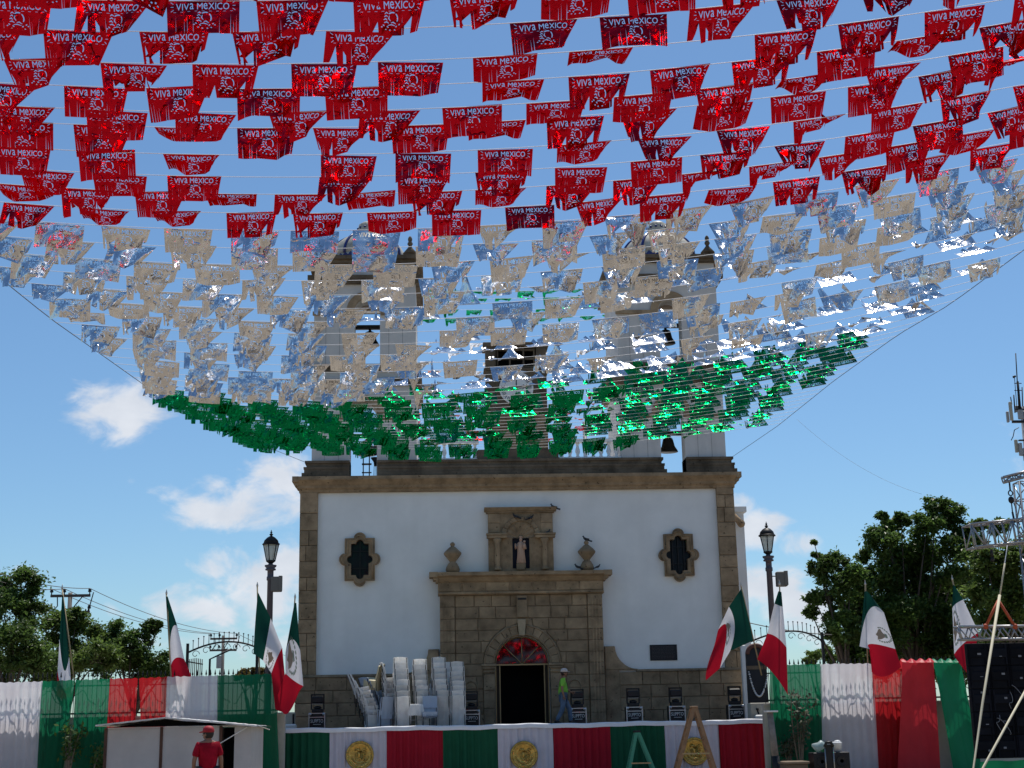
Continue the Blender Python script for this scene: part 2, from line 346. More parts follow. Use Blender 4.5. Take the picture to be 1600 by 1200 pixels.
# main white wall (a slab with the door and the two windows cut through)
def arc(cx, cz, r, a0, a1, n): return [(cx+r*math.cos(lerp(a0, a1, i/n)), cz+r*math.sin(lerp(a0, a1, i/n))) for i in range(n+1)]
def quatre(cx, cz, hw, hh, r, n=8):
    """rectangle with a half-round lobe on each side"""
    p = []
    p += [(cx+hw, cz-hh)]+[(cx+hw*1.0+(r*math.cos(a)), cz+r*math.sin(a)) for a in [lerp(-math.pi/2, math.pi/2, i/n) for i in range(n+1)]]+[(cx+hw, cz+hh)]
    p += [(cx+r*math.cos(a), cz+hh+r*math.sin(a)) for a in [lerp(0, math.pi, i/n) for i in range(n+1)]]+[(cx-hw, cz+hh)]
    p += [(cx-hw+r*math.cos(a), cz+r*math.sin(a)) for a in [lerp(math.pi/2, 1.5*math.pi, i/n) for i in range(n+1)]]+[(cx-hw, cz-hh)]
    p += [(cx+r*math.cos(a), cz-hh+r*math.sin(a)) for a in [lerp(math.pi, 2*math.pi, i/n) for i in range(n+1)]]
    return p
def plate(mb, outer, holes, y0, y1, mi=0):
    """flat plate in XZ with holes, extruded from y0 to y1"""
    loops = [outer]+holes; vs = []; es = []
    for lp in loops:
        b = len(vs); vs += [Vector(p) for p in lp]; es += [(b+i, b+(i+1) % len(lp)) for i in range(len(lp))]
    r = delaunay_2d_cdt(vs, es, [], 0, 1e-5)
    V, T = r[0], r[2]
    def ins(p, lp):
        c = False
        for i in range(len(lp)):
            a, b = lp[i], lp[i-1]
            if (a[1] > p[1]) != (b[1] > p[1]) and p[0] < (b[0]-a[0])*(p[1]-a[1])/(b[1]-a[1])+a[0]: c = not c
        return c
    keep = []
    for t in T:
        c = sum((V[i] for i in t), Vector((0, 0)))/3
        if ins(c, outer) and not any(ins(c, h) for h in holes): keep.append(t)
    n = len(V)
    fr = []
    for t in keep:
        a, b, c = (V[i] for i in t)
        if (b-a).cross(c-a) < 0: t = t[::-1]
        fr.append(tuple(t))
    mb.add([(v.x, y0, v.y) for v in V]+[(v.x, y1, v.y) for v in V], fr+[tuple(i+n for i in t[::-1]) for t in fr], mi)
    for k, lp in enumerate(loops):
        m = len(lp); q = [(p[0], y0, p[1]) for p in lp]+[(p[0], y1, p[1]) for p in lp]
        mb.add(q, [(i, (i+1) % m, m+(i+1) % m, m+i)[::(1 if k else -1)] for i in range(m)], mi)
wins = [(-2.80, 7.47), (8.43, 7.47)]
HW, HH, HR = .36, .60, .16
door_hole = [(CX-DR, 1.0), (CX+DR, 1.0)]+arc(CX, ZS, DR, 0, math.pi, 18)
mb = MB(); plate(mb, rect(XL+.02, XR-.02, 0, 10.2), [door_hole]+[quatre(x, z, HW, HH, HR) for x, z in wins], F, F+.6)
mb.build('facade_wall', plaster, church)
# the body of the church behind and the slightly wider transept on the right
mb = MB(); mb.box(XL+.3, XR-.3, F+1.2, F+26, 0, 9.4); mb.build('nave', plaster, church)
mb = MB(); mb.box(9, 11.32, F+2.2, F+9, 0, 9.3); mb.box(8.9, 11.42, F+2.1, F+9.1, 9.3, 9.5); mb.build('transept', plaster, church)
p0 = P(1147, 806, F+2.0); p1 = P(1158, 818, F+1.9)
mb = MB(); mb.tube([p0+Vector((-.1, .2, .12)), p0, lerp(p0, p1, .6), p1], [.10, .1, .12, .15], 8); mb.ball(p1, .15, 8); mb.build('water_spout', stone, church)
# near-black panels behind the door paint the shade of a deep interior
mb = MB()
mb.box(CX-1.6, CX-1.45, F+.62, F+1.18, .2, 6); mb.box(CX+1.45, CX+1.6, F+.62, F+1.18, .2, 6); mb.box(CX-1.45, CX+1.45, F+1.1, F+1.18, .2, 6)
mb.build('doorway_shade', int_shade, church)

# corner pilasters of coursed stone
for nm, xa, xb in (('pilaster', XL, XL+.62), ('pilaster', XR-.62, XR)):
    mb = MB(); mb.box(xa+.03, xb-.03, F-.10, F+.9, 0, 9.86); pil = mb.build(nm, mortar, church)
    z = 3.5; k = 0
    while z < 9.8:
        h = rnd.uniform(.42, .66); z1 = min(z+h, 9.85)
        if 9.85-z1 < .25: z1 = 9.85
        if rnd.random() < .35 and z1-z > .3:
            s_ = rnd.uniform(.35, .65); xm = lerp(xa, xb, s_)
            block(pil, rect(xa, xm-.008, z+.008, z1-.008), F-.16, 1.0); block(pil, rect(xm+.008, xb, z+.008, z1-.008), F-.16, 1.0)
        else: block(pil, rect(xa, xb, z+.008, z1-.008), F-.16, 1.0)
        z = z1
# plinth of squared stone with swept shoulders beside the portal
mb = MB(); mb.box(XL-.05, CX-1.2, F-.14, F-.002, 0, 3.40); mb.box(CX+1.2, XR+.05, F-.14, F-.002, 0, 3.40); plinth = mb.build('plinth', mortar, church)
rows = [1.2, 1.72, 2.15, 2.58, 3.0, 3.45]
for z0, z1 in zip(rows[:-1], rows[1:]):
    course(plinth, XL-.08, -.55, z0, z1, F-.2, .6, 1.15); course(plinth, 6.15, XR+.08, z0, z1, F-.2, .6, 1.15)
mb = MB(); mb.profile_x([(F-.25, 3.45), (F-.002, 3.45), (F-.002, 3.53), (F-.21, 3.53)], XL-.1, -1.1); mb.profile_x([(F-.25, 3.45), (F-.002, 3.45), (F-.002, 3.53), (F-.21, 3.53)], 6.75, XR+.1)
mb.build('plinth_cap', stone, church)
for sg in (-1, 1):
    def X(v): return CX+sg*v
    prof = [(2.87, 3.53), (4.0, 3.53)]+[(4.02-.8*math.sin(a), 4.33-.8*math.cos(a)) for a in [lerp(0, math.pi/2, i/8) for i in range(9)]]+[(2.87, 4.33)]
    poly = [(X(a), z) for a, z in prof]
    if sg < 0: poly = poly[::-1]
    mb = MB(); mb.prism(poly, F-.2, F-.002, 0, bev=.015); mb.build('swept_shoulder', stone, church)
    mb = MB(); mb.box(*sorted((X(2.87), X(3.36))), F-.19, F-.003, 1.2, 3.528); mb.build('shoulder_pier', stone, church)

# ------------------------------------------------------------------ portal
PY = F-.34
mb = MB(); plate(mb, rect(CX-2.82, CX+2.82, 1.2, 6.3), [[(CX-DR-.02, 1.25), (CX+DR+.02, 1.25)]+arc(CX, ZS, DR+.02, 0, math.pi, 18)], PY+.05, F-.004)
portal = mb.build('stone_portal', mortar, church)
RO = DR+.40
def clip(z):
    if z <= ZS: return (CX-RO, CX+RO)
    if z >= ZS+RO: return None
    w = math.sqrt(max(0, RO*RO-(z-ZS)**2)); return (CX-w, CX+w)
zr = [1.22, 1.66, 2.1, 2.52, 2.95, 3.38, 3.79, 4.16, 4.55, 4.93, 5.33, 5.74, 6.14]
for i, (z0, z1) in enumerate(zip(zr[:-1], zr[1:])):
    course(portal, CX-2.3, CX+2.3, z0, z1, PY, .5, 1.0, .1, clip)
    for sg in (-1, 1):
        xa, xb = sorted((CX+sg*2.31, CX+sg*2.82)); block(portal, rect(xa, xb, z0+.006, z1-.006), PY-.07, .16)
        if sg*1: 
            mbq = MB()
for sg in (-1, 1):   # fluting on the outer pilasters
    mb = MB()
    for k in range(3):
        x = CX+sg*(2.47+.11*k); mb.box(x-.02, x+.02, PY-.1, PY-.06, 1.3, 5.95, bev=.008)
    mb.build('pilaster_fluting', stone, church)
# arch ring of voussoirs and keystone, door pilasters with capitals
nv = 13
for i in range(nv):
    a0, a1 = math.pi*i/nv+.006, math.pi*(i+1)/nv-.006
    if i == nv//2: continue
    block(portal, arc(CX, ZS, DR+.01, a0, a1, 3)[::-1][::-1][0:0]+arc(CX, ZS, RO-.01, a0, a1, 3)+arc(CX, ZS, DR+.01, a1, a0, 3), PY-.05, .2)
block(portal, [(CX-.10, ZS+DR), (CX+.10, ZS+DR), (CX+.15, ZS+RO+.16), (CX-.15, ZS+RO+.16)], PY-.12, .25, mat('pale_stone', (.42, .33, .22), .9, var=.2, bump=.4, spec=.1))
mb = MB()
for r_ in (DR+.06, RO-.05): 
    mb.tube([(x, PY-.055, z) for x, z in arc(CX, ZS, r_, 0, math.pi, 24)], .025, 5)
mb.build('arch_moulding', stone, church)
for sg in (-1, 1):
    xa, xb = sorted((CX+sg*(DR+.02), CX+sg*RO)); z = 1.25
    for h in (.5, .55, .6, .55, .3):
        if z > 3.5: break
        block(portal, rect(xa, xb, z+.006, min(z+h, 3.62)-.006), PY-.05, .2); z += h
    mb = MB(); mb.box(xa-.04, xb+.04, PY-.12, PY+.1, 3.62, 3.69, bev=.01); mb.box(xa-.07, xb+.07, PY-.15, PY+.1, 3.70, 3.79, bev=.015); mb.box(xa-.02, xb+.02, PY-.09, PY+.1, 3.5, 3.55, bev=.01); mb.build('capital', stone, church)
    # blind arch relief beside the door
    xc = CX+sg*1.78
    mb = MB(); mb.tube([(xc-.22, PY-.01, 1.8), (xc-.22, PY-.01, 3.0)]+[(x, PY-.01, z) for x, z in arc(xc, 3.0, .22, math.pi, 0, 10)]+[(xc+.22, PY-.01, 1.8)], .03, 5); mb.build('blind_niche', stone, church)
# frieze and cornice over the portal
mb = MB()
cp = [(PY+.3, 6.14), (PY-.09, 6.14), (PY-.15, 6.18), (PY-.15, 6.24), (PY-.06, 6.26), (PY-.06, 6.58), (PY-.12, 6.62), (PY-.22, 6.74), (PY-.34, 6.80), (PY-.34, 6.92), (PY+.34, 6.94)]
mb.profile_x(cp, CX-2.88, CX+2.88)
for sg in (-1, 1):      # outer returns widen towards the top
    for z0, z1, d in ((6.58, 6.66, .08), (6.66, 6.76, .17), (6.76, 6.935, .30)):
        xa, xb = sorted((CX+sg*2.881, CX+sg*(2.88+d))); mb.box(xa, xb, PY-.12-d*.6, F-.01, z0, z1)
port_c = mb.build('portal_cornice', stone, church)
for i in range(7):
    x = CX-2.85+i*.815; block(port_c, rect(x+.006, x+.805, 6.28, 6.56), PY-.075, .1)
block(port_c, rect(CX-.16, CX+.2, 5.35, 6.1), PY-.10, .2)
mb = MB(); mb.box(CX-.12, CX+.18, PY-.115, PY-.101, 5.95, 6.02); mb.build('vent_slot', black, church)

# door: brass frame, fanlight panes, open black leaves
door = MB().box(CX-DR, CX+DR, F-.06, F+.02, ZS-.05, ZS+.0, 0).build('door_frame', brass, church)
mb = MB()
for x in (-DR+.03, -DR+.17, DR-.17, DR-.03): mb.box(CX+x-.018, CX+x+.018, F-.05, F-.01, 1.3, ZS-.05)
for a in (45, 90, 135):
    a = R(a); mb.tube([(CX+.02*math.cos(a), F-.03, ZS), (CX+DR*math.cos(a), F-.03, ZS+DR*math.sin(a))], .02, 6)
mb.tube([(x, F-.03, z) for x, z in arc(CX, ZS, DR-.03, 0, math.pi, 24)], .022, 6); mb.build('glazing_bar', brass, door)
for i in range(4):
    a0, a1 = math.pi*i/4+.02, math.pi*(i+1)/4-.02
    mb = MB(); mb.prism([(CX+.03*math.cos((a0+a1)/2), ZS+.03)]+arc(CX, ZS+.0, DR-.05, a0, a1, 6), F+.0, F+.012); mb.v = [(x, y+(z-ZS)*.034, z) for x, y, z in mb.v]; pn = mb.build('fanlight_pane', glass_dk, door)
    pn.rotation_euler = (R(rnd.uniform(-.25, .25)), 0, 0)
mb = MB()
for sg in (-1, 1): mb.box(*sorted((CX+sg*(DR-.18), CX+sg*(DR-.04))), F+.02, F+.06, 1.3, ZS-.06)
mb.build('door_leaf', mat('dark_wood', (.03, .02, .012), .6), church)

# niche with the statue above the portal
NY = F-.30; NX = 2.84
niche_hole = [(NX-.30, 7.06), (NX+.30, 7.06), (NX+.30, 8.15)]+arc(NX, 8.15, .5, 0, math.pi, 12)+[(NX-.30, 8.15)]
mb = MB(); plate(mb, rect(NX-1.14, NX+1.14, 6.95, 9.02), [niche_hole], NY+.06, F-.002)
mb.box(NX-1.2, NX+1.2, NY-.0, F-.001, 9.02, 9.08); mb.profile_x([(NY-.04, 9.08), (F-.001, 9.08), (F-.001, 9.2), (NY-.12, 9.2)], NX-1.27, NX+1.27)
niche = mb.build('niche', stone, church)
for sg in (-1, 1):
    for z0, z1 in ((8.32, 8.66), (8.67, 9.0)):
        xa, xb = sorted((NX+sg*.72, NX+sg*1.13)); block(niche, rect(xa, xb, z0, z1), NY+.04, .06)
    x = NX+sg*.83
    mb = MB(); mb.lathe([(.13, 0), (.13, .06), (.095, .10), (.095, .15), (.085, .85), (.10, .9), (.085, .93), (.15, 1.05), (.15, 1.1)], (x, NY-.02, 7.0), 12); mb.build('column', stone, niche)
    xa, xb = sorted((NX+sg*.5, NX+sg*1.2)); mb = MB(); mb.box(xa, xb, NY-.14, NY+.059, 8.11, 8.21, bev=.01); mb.box(xa-.02, xb+.02, NY-.17, NY+.058, 8.215, 8.28, bev=.01); mb.build('impost', stone, niche)
for i in range(7):
    a0, a1 = math.pi*i/7+.01, math.pi*(i+1)/7-.01
    block(niche, arc(NX, 8.2, .68, a0, a1, 3)+arc(NX, 8.2, .52, a1, a0, 3), NY+.01, .08)
# scallop shell
mb = MB(); pts = []
for k in range(29):
    a = math.pi*k/28; rr = .5*(1+.05*abs(math.sin(a*7)));  pts.append((a, rr))
rowsS = [[(NX+t*rr*math.cos(a), F-.16-.12*t+.05*abs(math.sin(a*7))*t, 8.14+t*rr*math.sin(a)) for a, rr in pts] for t in (.08, .4, .7, 1)]
mb.grid(rowsS); mb.build('scallop_shell', stone, niche)
mb = MB(); mb.box(NX-.5, NX+.5, F-.05, F-.004, 7.0, 8.14); mb.build('niche_back', mat('niche_blue', (.02, .025, .05), .8), niche)
mb = MB(); mb.box(NX-.17, NX+.15, F-.3, F-.08, 7.0, 7.24, bev=.02); mb.build('statue_plinth', stone, niche)
st = MB(); sx, sy = NX, F-.2
st.lathe([(.15, 0), (.165, .03), (.14, .2), (.125, .4), (.135, .5), (.15, .6), (.13, .7), (.06, .76), (.045, .78)], (sx, sy, 7.24), 14, 0, True, 1, .75)
for k in range(7):   # robe folds
    a = R(-160+k*23); st.tube([(sx+.15*math.cos(a), sy+.11*math.sin(a), 7.25), (sx+.12*math.cos(a), sy+.09*math.sin(a), 7.62), (sx+.06*math.cos(a), sy+.05*math.sin(a)-.02, 7.9)], [.022, .016, .01], 5)
st.ball((sx, sy-.01, 8.08), .068, 12, 0, .9, 1, 1.2); st.lathe([(.06, 0), (.075, .05), (.05, .06)], (sx, sy, 8.13), 10)
st.tube([(sx-.13, sy, 7.9), (sx-.19, sy-.06, 7.76), (sx-.2, sy-.12, 7.92)], [.045, .038, .025], 7)
st.tube([(sx+.13, sy, 7.9), (sx+.16, sy-.08, 7.75), (sx+.06, sy-.14, 7.76)], [.045, .04, .03], 7)
st.lathe([(.06, 0), (.055, .12), (.03, .17)], (sx+.11, sy-.13, 7.76), 9); st.ball((sx+.12, sy-.13, 7.99), .045, 10)
st.build('statue', statue_m, niche)

# urns on the portal cornice
for x in (.44, 5.14):
    mb = MB(); mb.lathe([(.23, 0), (.23, .06), (.25, .08), (.22, .2), (.15, .32), (.10, .36), (.12, .40), (.30, .62), (.31, .68), (.24, .76), (.11, .88), (.06, .91), (.07, .94), (.09, .97), (.07, 1.03), (.02, 1.06)], (x, F-.3, 6.94), 18); mb.build('urn', stone, church)
# windows
for i, (wx, wz) in enumerate(wins):
    mb = MB(); plate(mb, quatre(wx, wz, .52, .74, .20, 10), [quatre(wx, wz, HW-.05, HH-.05, HR-.02, 8)], F-.13, F+.25)
    w = mb.build('window', stone, church)
    mb = MB(); o_ = quatre(wx, wz, .44, .66, .18, 10); mb.tube([(x, F-.135, z) for x, z in o_+o_[:1]], .035, 5)
    o_ = quatre(wx, wz, .505, .725, .195, 10); mb.tube([(x, F-.13, z) for x, z in o_+o_[:1]], .025, 5); mb.build('window_moulding', stone, w)
    mb = MB(); mb.prism(quatre(wx, wz, HW-.06, HH-.06, HR-.02, 8), F+.12, F+.14); mb.build('pane', mat('church_glass', (.008, .011, .018), .25, spec=.15), w)
    mb = MB()
    for x in ((0,) if i == 0 else (-.2, 0, .2)): mb.box(wx+x-.018, wx+x+.018, F+.04, F+.08, wz-HH-.1, wz+HH+.1)
    for z in (-.3, .3): mb.box(wx-HW-.1, wx+HW+.1, F+.05, F+.075, wz+z-.014, wz+z+.014)
    mb.build('window_grille', iron, w)
    mb = MB(); mb.box(wx-.06+.05*i, wx+.06+.05*i, F+.15, F+.25, wz-.5, wz+.33); mb.build('inner_shutter', stone_dk, w)
# plaque
mb = MB(); mb.box(7.27, 8.22, F-.035, F-.003, 3.82, 4.36, bev=.008); pq = mb.build('plaque', mat('bronze_plaque', (.018, .02, .026), .4, .5), church)
mb = MB()
for r_ in range(9):
    x = 7.34; z = 4.28-r_*.048
    while x < 8.1:
        w_ = rnd.uniform(.03, .11); mb.box(x, min(x+w_, 8.15), F-.039, F-.034, z, z+.018); x += w_+.022
mb.build('plaque_lettering', mat('dull_bronze', (.06, .06, .065), .5, .5), pq)

# main cornice, then the parapet with its mouldings (cut away below the tower arches)
mb = MB()
mb.profile_x([(F+.9, 9.84), (F-.17, 9.84), (F-.20, 9.92), (F-.28, 9.98), (F-.30, 10.06), (F-.42, 10.18), (F-.50, 10.24), (F-.50, 10.36), (F+.9, 10.38)], XL-.04, XR+.04)
for sg, xe in ((-1, XL-.041), (1, XR+.041)):
    for z0, z1, d in ((9.98, 10.07, .06), (10.07, 10.18, .14), (10.18, 10.375, .22)):
        xa, xb = sorted((xe, xe+sg*d)); mb.box(xa, xb, F-.22-d, F+.88, z0, z1)
cor = mb.build('main_cornice', stone, church)
def parapet(x0, x1, el, er):
    m = MB(); lv = [(10.38, 10.52, .30), (10.52, 10.66, .22), (10.66, 10.74, .24), (10.74, 10.88, .14), (10.88, 10.97, .20)]
    for z0, z1, d in lv: m.box(x0-(d if el else 0), x1+(d if er else 0), F-d, F+.8, z0+.001, z1)
    return m
LT, RT = (-4.53, -.80), (6.55, 10.33)
LO, RO_ = (-3.18, -2.22), (7.98, 8.86)
for x0, x1, el, er in ((LT[0]-.02, LO[0], True, False), (LO[1]+.02, RO_[0]-.16, False, True), (RO_[1], RT[1]+.02, False, True)): parapet(x0, x1, el, er).build('parapet', stone_dk, church)

# ------------------------------------------------------------------ towers
joint_m = mat('joint_grey', (.3, .29, .28), .9)
def tower(x0, x1, cx, hw, first):
    t = MB(); D = F+3.75; w = 1.0
    def tier(z0, z1, cx, hw, zsp, sill, inset):
        a, b = x0+inset, x1-inset; y0, y1 = F+inset, D-inset
        m = t
        hole = [(cx-hw, sill), (cx+hw, sill)]+arc(cx, zsp, hw, 0, math.pi, 14)
        plate(m, rect(a, b, z0, z1), [hole], y0, y0+.7)
        cw = (a+b)/2
        plate(m, rect(a, b, z0, z1), [[(cw-1.25, sill+.02), (cw+1.25, sill+.02)]+arc(cw, zsp+.5, 1.25, 0, math.pi, 14)], y1-.35, y1)
        m.box(a, a+.35, y0+.7, y1-.35, z0, z1); m.box(b-.35, b, y0+.7, y1-.35, z0, z1)
    tier(10.36, 13.72, cx, hw, 12.62, 10.4, 0)
    tier(14.5, 17.56, cx+.12, hw-.02, 16.52, 14.56, .02)
    t.box(x0, x1, F, D, 13.96, 14.26); t.box(x0+.05, x1-.05, F+.05, D-.05, 17.86, 18.36)
    # joints of the rendered panels
    tw = t.build('tower', tower_white, church)
    for z0, zm, z1, d, e in ((13.72, 13.84, 13.96, .12, .2), (14.26, 14.38, 14.5, .1, .16), (17.56, 17.7, 17.86, .12, .22), (18.36, 18.48, 18.62, .12, .24)):
        m = MB(); m.profile_x([(F-d, z0+.001), (D+d, z0+.001), (D+d, zm), (D+e, zm), (D+e, z1), (F-e, z1), (F-e, zm), (F-d, zm)], x0-d, x1+d)
        m.box(x0-e, x0-d-.001, F-e, D+e, zm, z1-.001); m.box(x1+d+.001, x1+e, F-e, D+e, zm, z1-.001); m.build('tower_cornice', stone_dk, tw)
    for zb, zt, c, h_ in ((12.46, 12.62, cx, hw), (16.38, 16.52, cx+.12, hw)):
        for a, b in ((x0-.03, c-h_-.0), (c+h_+.0, x1+.03)): MB().box(a, b, F-.06, F+.05, zb, zt-.002).build('impost_band', stone, tw)
        m = MB(); o_ = arc(c, zt, h_+.28, 0, math.pi, 14); i_ = arc(c, zt, h_, 0, math.pi, 14)
        for k in range(14):
            m.prism([o_[k], o_[k+1], i_[k+1], i_[k]], F-.05, F+.03)
        m.build('arch_trim', stone, tw)
    for xx in (x0+.45, x0+.95, x1-.5, x1-1.0):
        if abs(xx-cx) > hw+.06:
            MB().box(xx-.008, xx+.008, F-.004, F+.01, 10.98, 12.44).build('panel_joint', joint_m, tw); MB().box(xx-.008, xx+.008, F+.016, F+.03, 14.52, 16.36).build('panel_joint', joint_m, tw)
    # bell on its beam in each opening
    for zb, c in ((11.45, cx+.05), (15.6, cx+.15)):
        m = MB(); m.lathe([(.36, 0), (.34, .05), (.25, .2), (.2, .42), (.17, .5), (.05, .56)], (c, F+1.35, zb), 16); m.box(c-1.2, c+1.2, F+1.28, F+1.42, zb+.62, zb+.78); m.tube([(c, F+1.35, zb+.5), (c, F+1.35, zb+.66)], .05)
        m.build('bell', mat('bell_bronze', (.03, .025, .02), .5, .6), tw)
    # drum, zigzag tile band, ribbed dome and cap
    xc = (x0+x1)/2 if first else (x0+x1)/2+.08; yc = (F+D)/2
    m = MB(); m.lathe([(1.56, 18.62), (1.56, 18.70), (1.48, 18.72), (1.48, 19.02)], (xc, yc, 0), 32, 0)
    prof = [(1.46*math.cos(a), 19.02+1.12*math.sin(a)) for a in [R(90)*i/9*.93 for i in range(10)]]
    m.lathe(prof, (xc, yc, 0), 32, 0)
    m.lathe([(.42, 20.08), (.40, 20.2), (.36, 20.52), (.22, 20.62), (.02, 20.66)], (xc, yc, 0), 14, 0)
    dm_ = m.build('dome', dome_tile, tw)
    m = MB()
    for k in range(8):
        a = 2*math.pi*k/8+.2
        m.tube([(xc+(r_+.015)*math.cos(a), yc+(r_+.015)*math.sin(a), z) for r_, z in prof], .055, 6)
    m.lathe([(.46, 20.02), (.49, 20.06), (.49, 20.14), (.45, 20.17)], (xc, yc, 0), 18)
    nz = 40; vs = []; fs = []
    for k in range(nz):
        a0, a1, a2 = [2*math.pi*(k+q)/nz for q in (0, .5, 1)]
        b = len(vs)
        for a, z in ((a0, 18.84), (a1, 18.76), (a2, 18.84), (a2, 18.92), (a1, 19.03), (a0, 18.92)): vs.append((xc+1.492*math.cos(a), yc+1.492*math.sin(a), z))
        fs.append(tuple(range(b, b+6)))
    m.add(vs, fs)
    for k in range(6):
        a = -math.pi/2+(k-2.5)*.55; m.ball((xc+.385*math.cos(a), yc+.385*math.sin(a), 20.36), .05, 6)
    m.build('dome_tile_trim', blue_tile, tw)
    for px in (x0+.22, x1-.22):
        for py in (F+.22, D-.22):
            m = MB(); m.box(px-.2, px+.2, py-.2, py+.2, 18.62, 18.78, bev=.02); m.lathe([(.26, .16), (.27, .2), (.12, .38), (.07, .44), (.06, .5), (.10, .55), (.10, .6), (.06, .66), (.08, .72), (.08, .78), (.05, .85), (.01, .88)], (px, py, 18.62), 12); m.build('pinnacle', stone_dk, tw)
    return tw
tower(LT[0], LT[1], (LO[0]+LO[1])/2, .48, True)
tower(RT[0], RT[1], (RO_[0]+RO_[1])/2, .44, False)
# loudspeakers and a frame standing in the left belfry
mb = MB(); c = Vector(((LO[0]+LO[1])/2+.15, F+.9, 10.4))
for dx in (-.2, .02): mb.box(c.x+dx-.02, c.x+dx+.02, c.y, c.y+.04, 10.4, 11.9)
mb.box(c.x-.25, c.x+.1, c.y-.01, c.y+.05, 11.0, 11.06); mb.box(c.x-.25, c.x+.1, c.y-.01, c.y+.05, 10.7, 10.74)
for z in (11.75, 11.5, 11.1): mb.lathe([(.05, -.15), (.07, 0), (.18, .16)], (c.x+.24, c.y, z), 10)
for k in range(5): mb.tube([(c.x+.16+.05*k, c.y+.1, 10.4), (c.x+.2+.04*k, c.y+.1, 11.2)], .008, 4)
mb.build('belfry_horns', black, church)

# balustrade between the towers and the clock gable
for x0, x1 in ((LT[1]+.02, 1.42), (4.28, RT[0]-.02)):
    mb = MB(); mb.box(x0, x1, F+.05, F+.35, 10.972, 11.06); mb.box(x0, x1, F+.05, F+.35, 11.60, 11.72); bal = mb.build('balustrade', white_paint, church)
    n = int((x1-x0)/.27)
    for k in range(n):
        x = x0+(k+.5)*(x1-x0)/n
        mb = MB(); mb.lathe([(.07, 0), (.07, .05), (.045, .08), (.09, .2), (.085, .26), (.045, .4), (.05, .47), (.07, .5), (.07, .538)], (x, F+.2, 11.061), 10); mb.build('baluster', white_paint, bal)
# clock gable
cg = MB(); gx = 2.82
cg.box(gx-1.46, gx+1.46, F+.0, F+1.1, 10.972, 11.35, bev=.02); cg.box(gx-1.1, gx+1.1, F+.06, F+1.0, 11.352, 12.7); cg.box(gx-1.2, gx+1.2, F+.0, F+1.06, 12.702, 12.86, bev=.02)
cg.box(gx-1.1, gx+1.1, F+.05, F+1.0, 12.862, 14.28); cg.box(gx-1.18, gx+1.18, F+.01, F+1.05, 14.282, 14.36)
cg.box(gx-1.1, gx-.74, F+.06, F+.98, 14.362, 15.18); cg.box(gx+.74, gx+1.1, F+.06, F+.98, 14.362, 15.18); cg.box(gx-1.2, gx+1.2, F+.0, F+1.05, 15.182, 15.34, bev=.02)
gable = cg.build('clock_gable', stone_dk, church)
mb = MB()
for z in np.arange(11.38, 12.66, .125): mb.box(gx-1.1, gx+1.1, F+.035, F+.058, float(z), float(z)+.095)
mb.build('brick_band', stone, gable)
mb = MB(); mb.box(gx-.74, gx+.74, F+.5, F+.6, 14.362, 15.18); mb.build('louvre_back', int_shade, gable)  # near-black sheet painting the shade in the louvre opening
mb = MB()
for z in (14.42, 14.72, 15.06): mb.box(gx-.72, gx+.72, F+.2, F+.28, z, z+.07)
for x in (-.7, -.25, .25, .64): mb.box(gx+x, gx+x+.06, F+.18, F+.26, 14.37, 15.17)
mb.build('louvre_frame', stone_dk, gable)
# ------------------------------------------------------------------ lettering helper
_tc = {}
def text_tris(s, size):
    """flat filled outline of a word: (verts2d, faces), centred"""
    if (s, size) in _tc: return _tc[(s, size)]
    cu = bpy.data.curves.new('lettering', 'FONT'); cu.body = s; cu.size = size; cu.resolution_u = 2; cu.align_x = 'CENTER'; cu.align_y = 'CENTER'
    o = bpy.data.objects.new('lettering', cu); COL.objects.link(o); bpy.context.view_layer.update()
    me = bpy.data.meshes.new_from_object(o.evaluated_get(bpy.context.evaluated_depsgraph_get()))
    v = [(q.co.x, q.co.y) for q in me.vertices]; f = [tuple(p.vertices) for p in me.polygons]
    bpy.data.objects.remove(o); bpy.data.meshes.remove(me); bpy.data.curves.remove(cu)
    _tc[(s, size)] = (v, f); return v, f
def boundary(v, f):
    cnt = {}
    for q in f:
        for i in range(len(q)):
            a, b = q[i], q[(i+1) % len(q)]; k = (min(a, b), max(a, b)); cnt[k] = cnt.get(k, 0)+1
    return [k for k, c in cnt.items() if c == 1]
# clock face with roman numerals
cz = P(806, 606, F).z; ck = MB(); ck.lathe([(.62, 0), (.62, .02), (.60, .03), (.02, .03)], (0, 0, 0), 32)
m_ = MB(); m_.add([(v[0]+gx-.01, F+.045-v[2], v[1]+cz) for v in ck.v], [f[::-1] for f in ck.f][:]); clock = m_.build('clock_face', white_paint, gable)
m_ = MB()
for i, s_ in enumerate(('XII', 'I', 'II', 'III', 'IIII', 'V', 'VI', 'VII', 'VIII', 'IX', 'X', 'XI')):
    a = -i*math.pi/6; v, f = text_tris(s_, .2)
    m_.add([(gx-.01+(x*math.cos(a)-(y+.48)*math.sin(a)), F+.005, cz+x*math.sin(a)+(y+.48)*math.cos(a)) for x, y in v], f)
m_.box(gx-.025, gx+.005, F+.0, F+.006, cz, cz+.42); m_.add([(gx-.01, F+.002, cz-.02), (gx-.01, F+.002, cz+.02), (gx+.27, F+.002, cz+.13), (gx+.28, F+.002, cz+.11)], [(0, 3, 2, 1)])
m_.build('clock_numerals', black, gable)
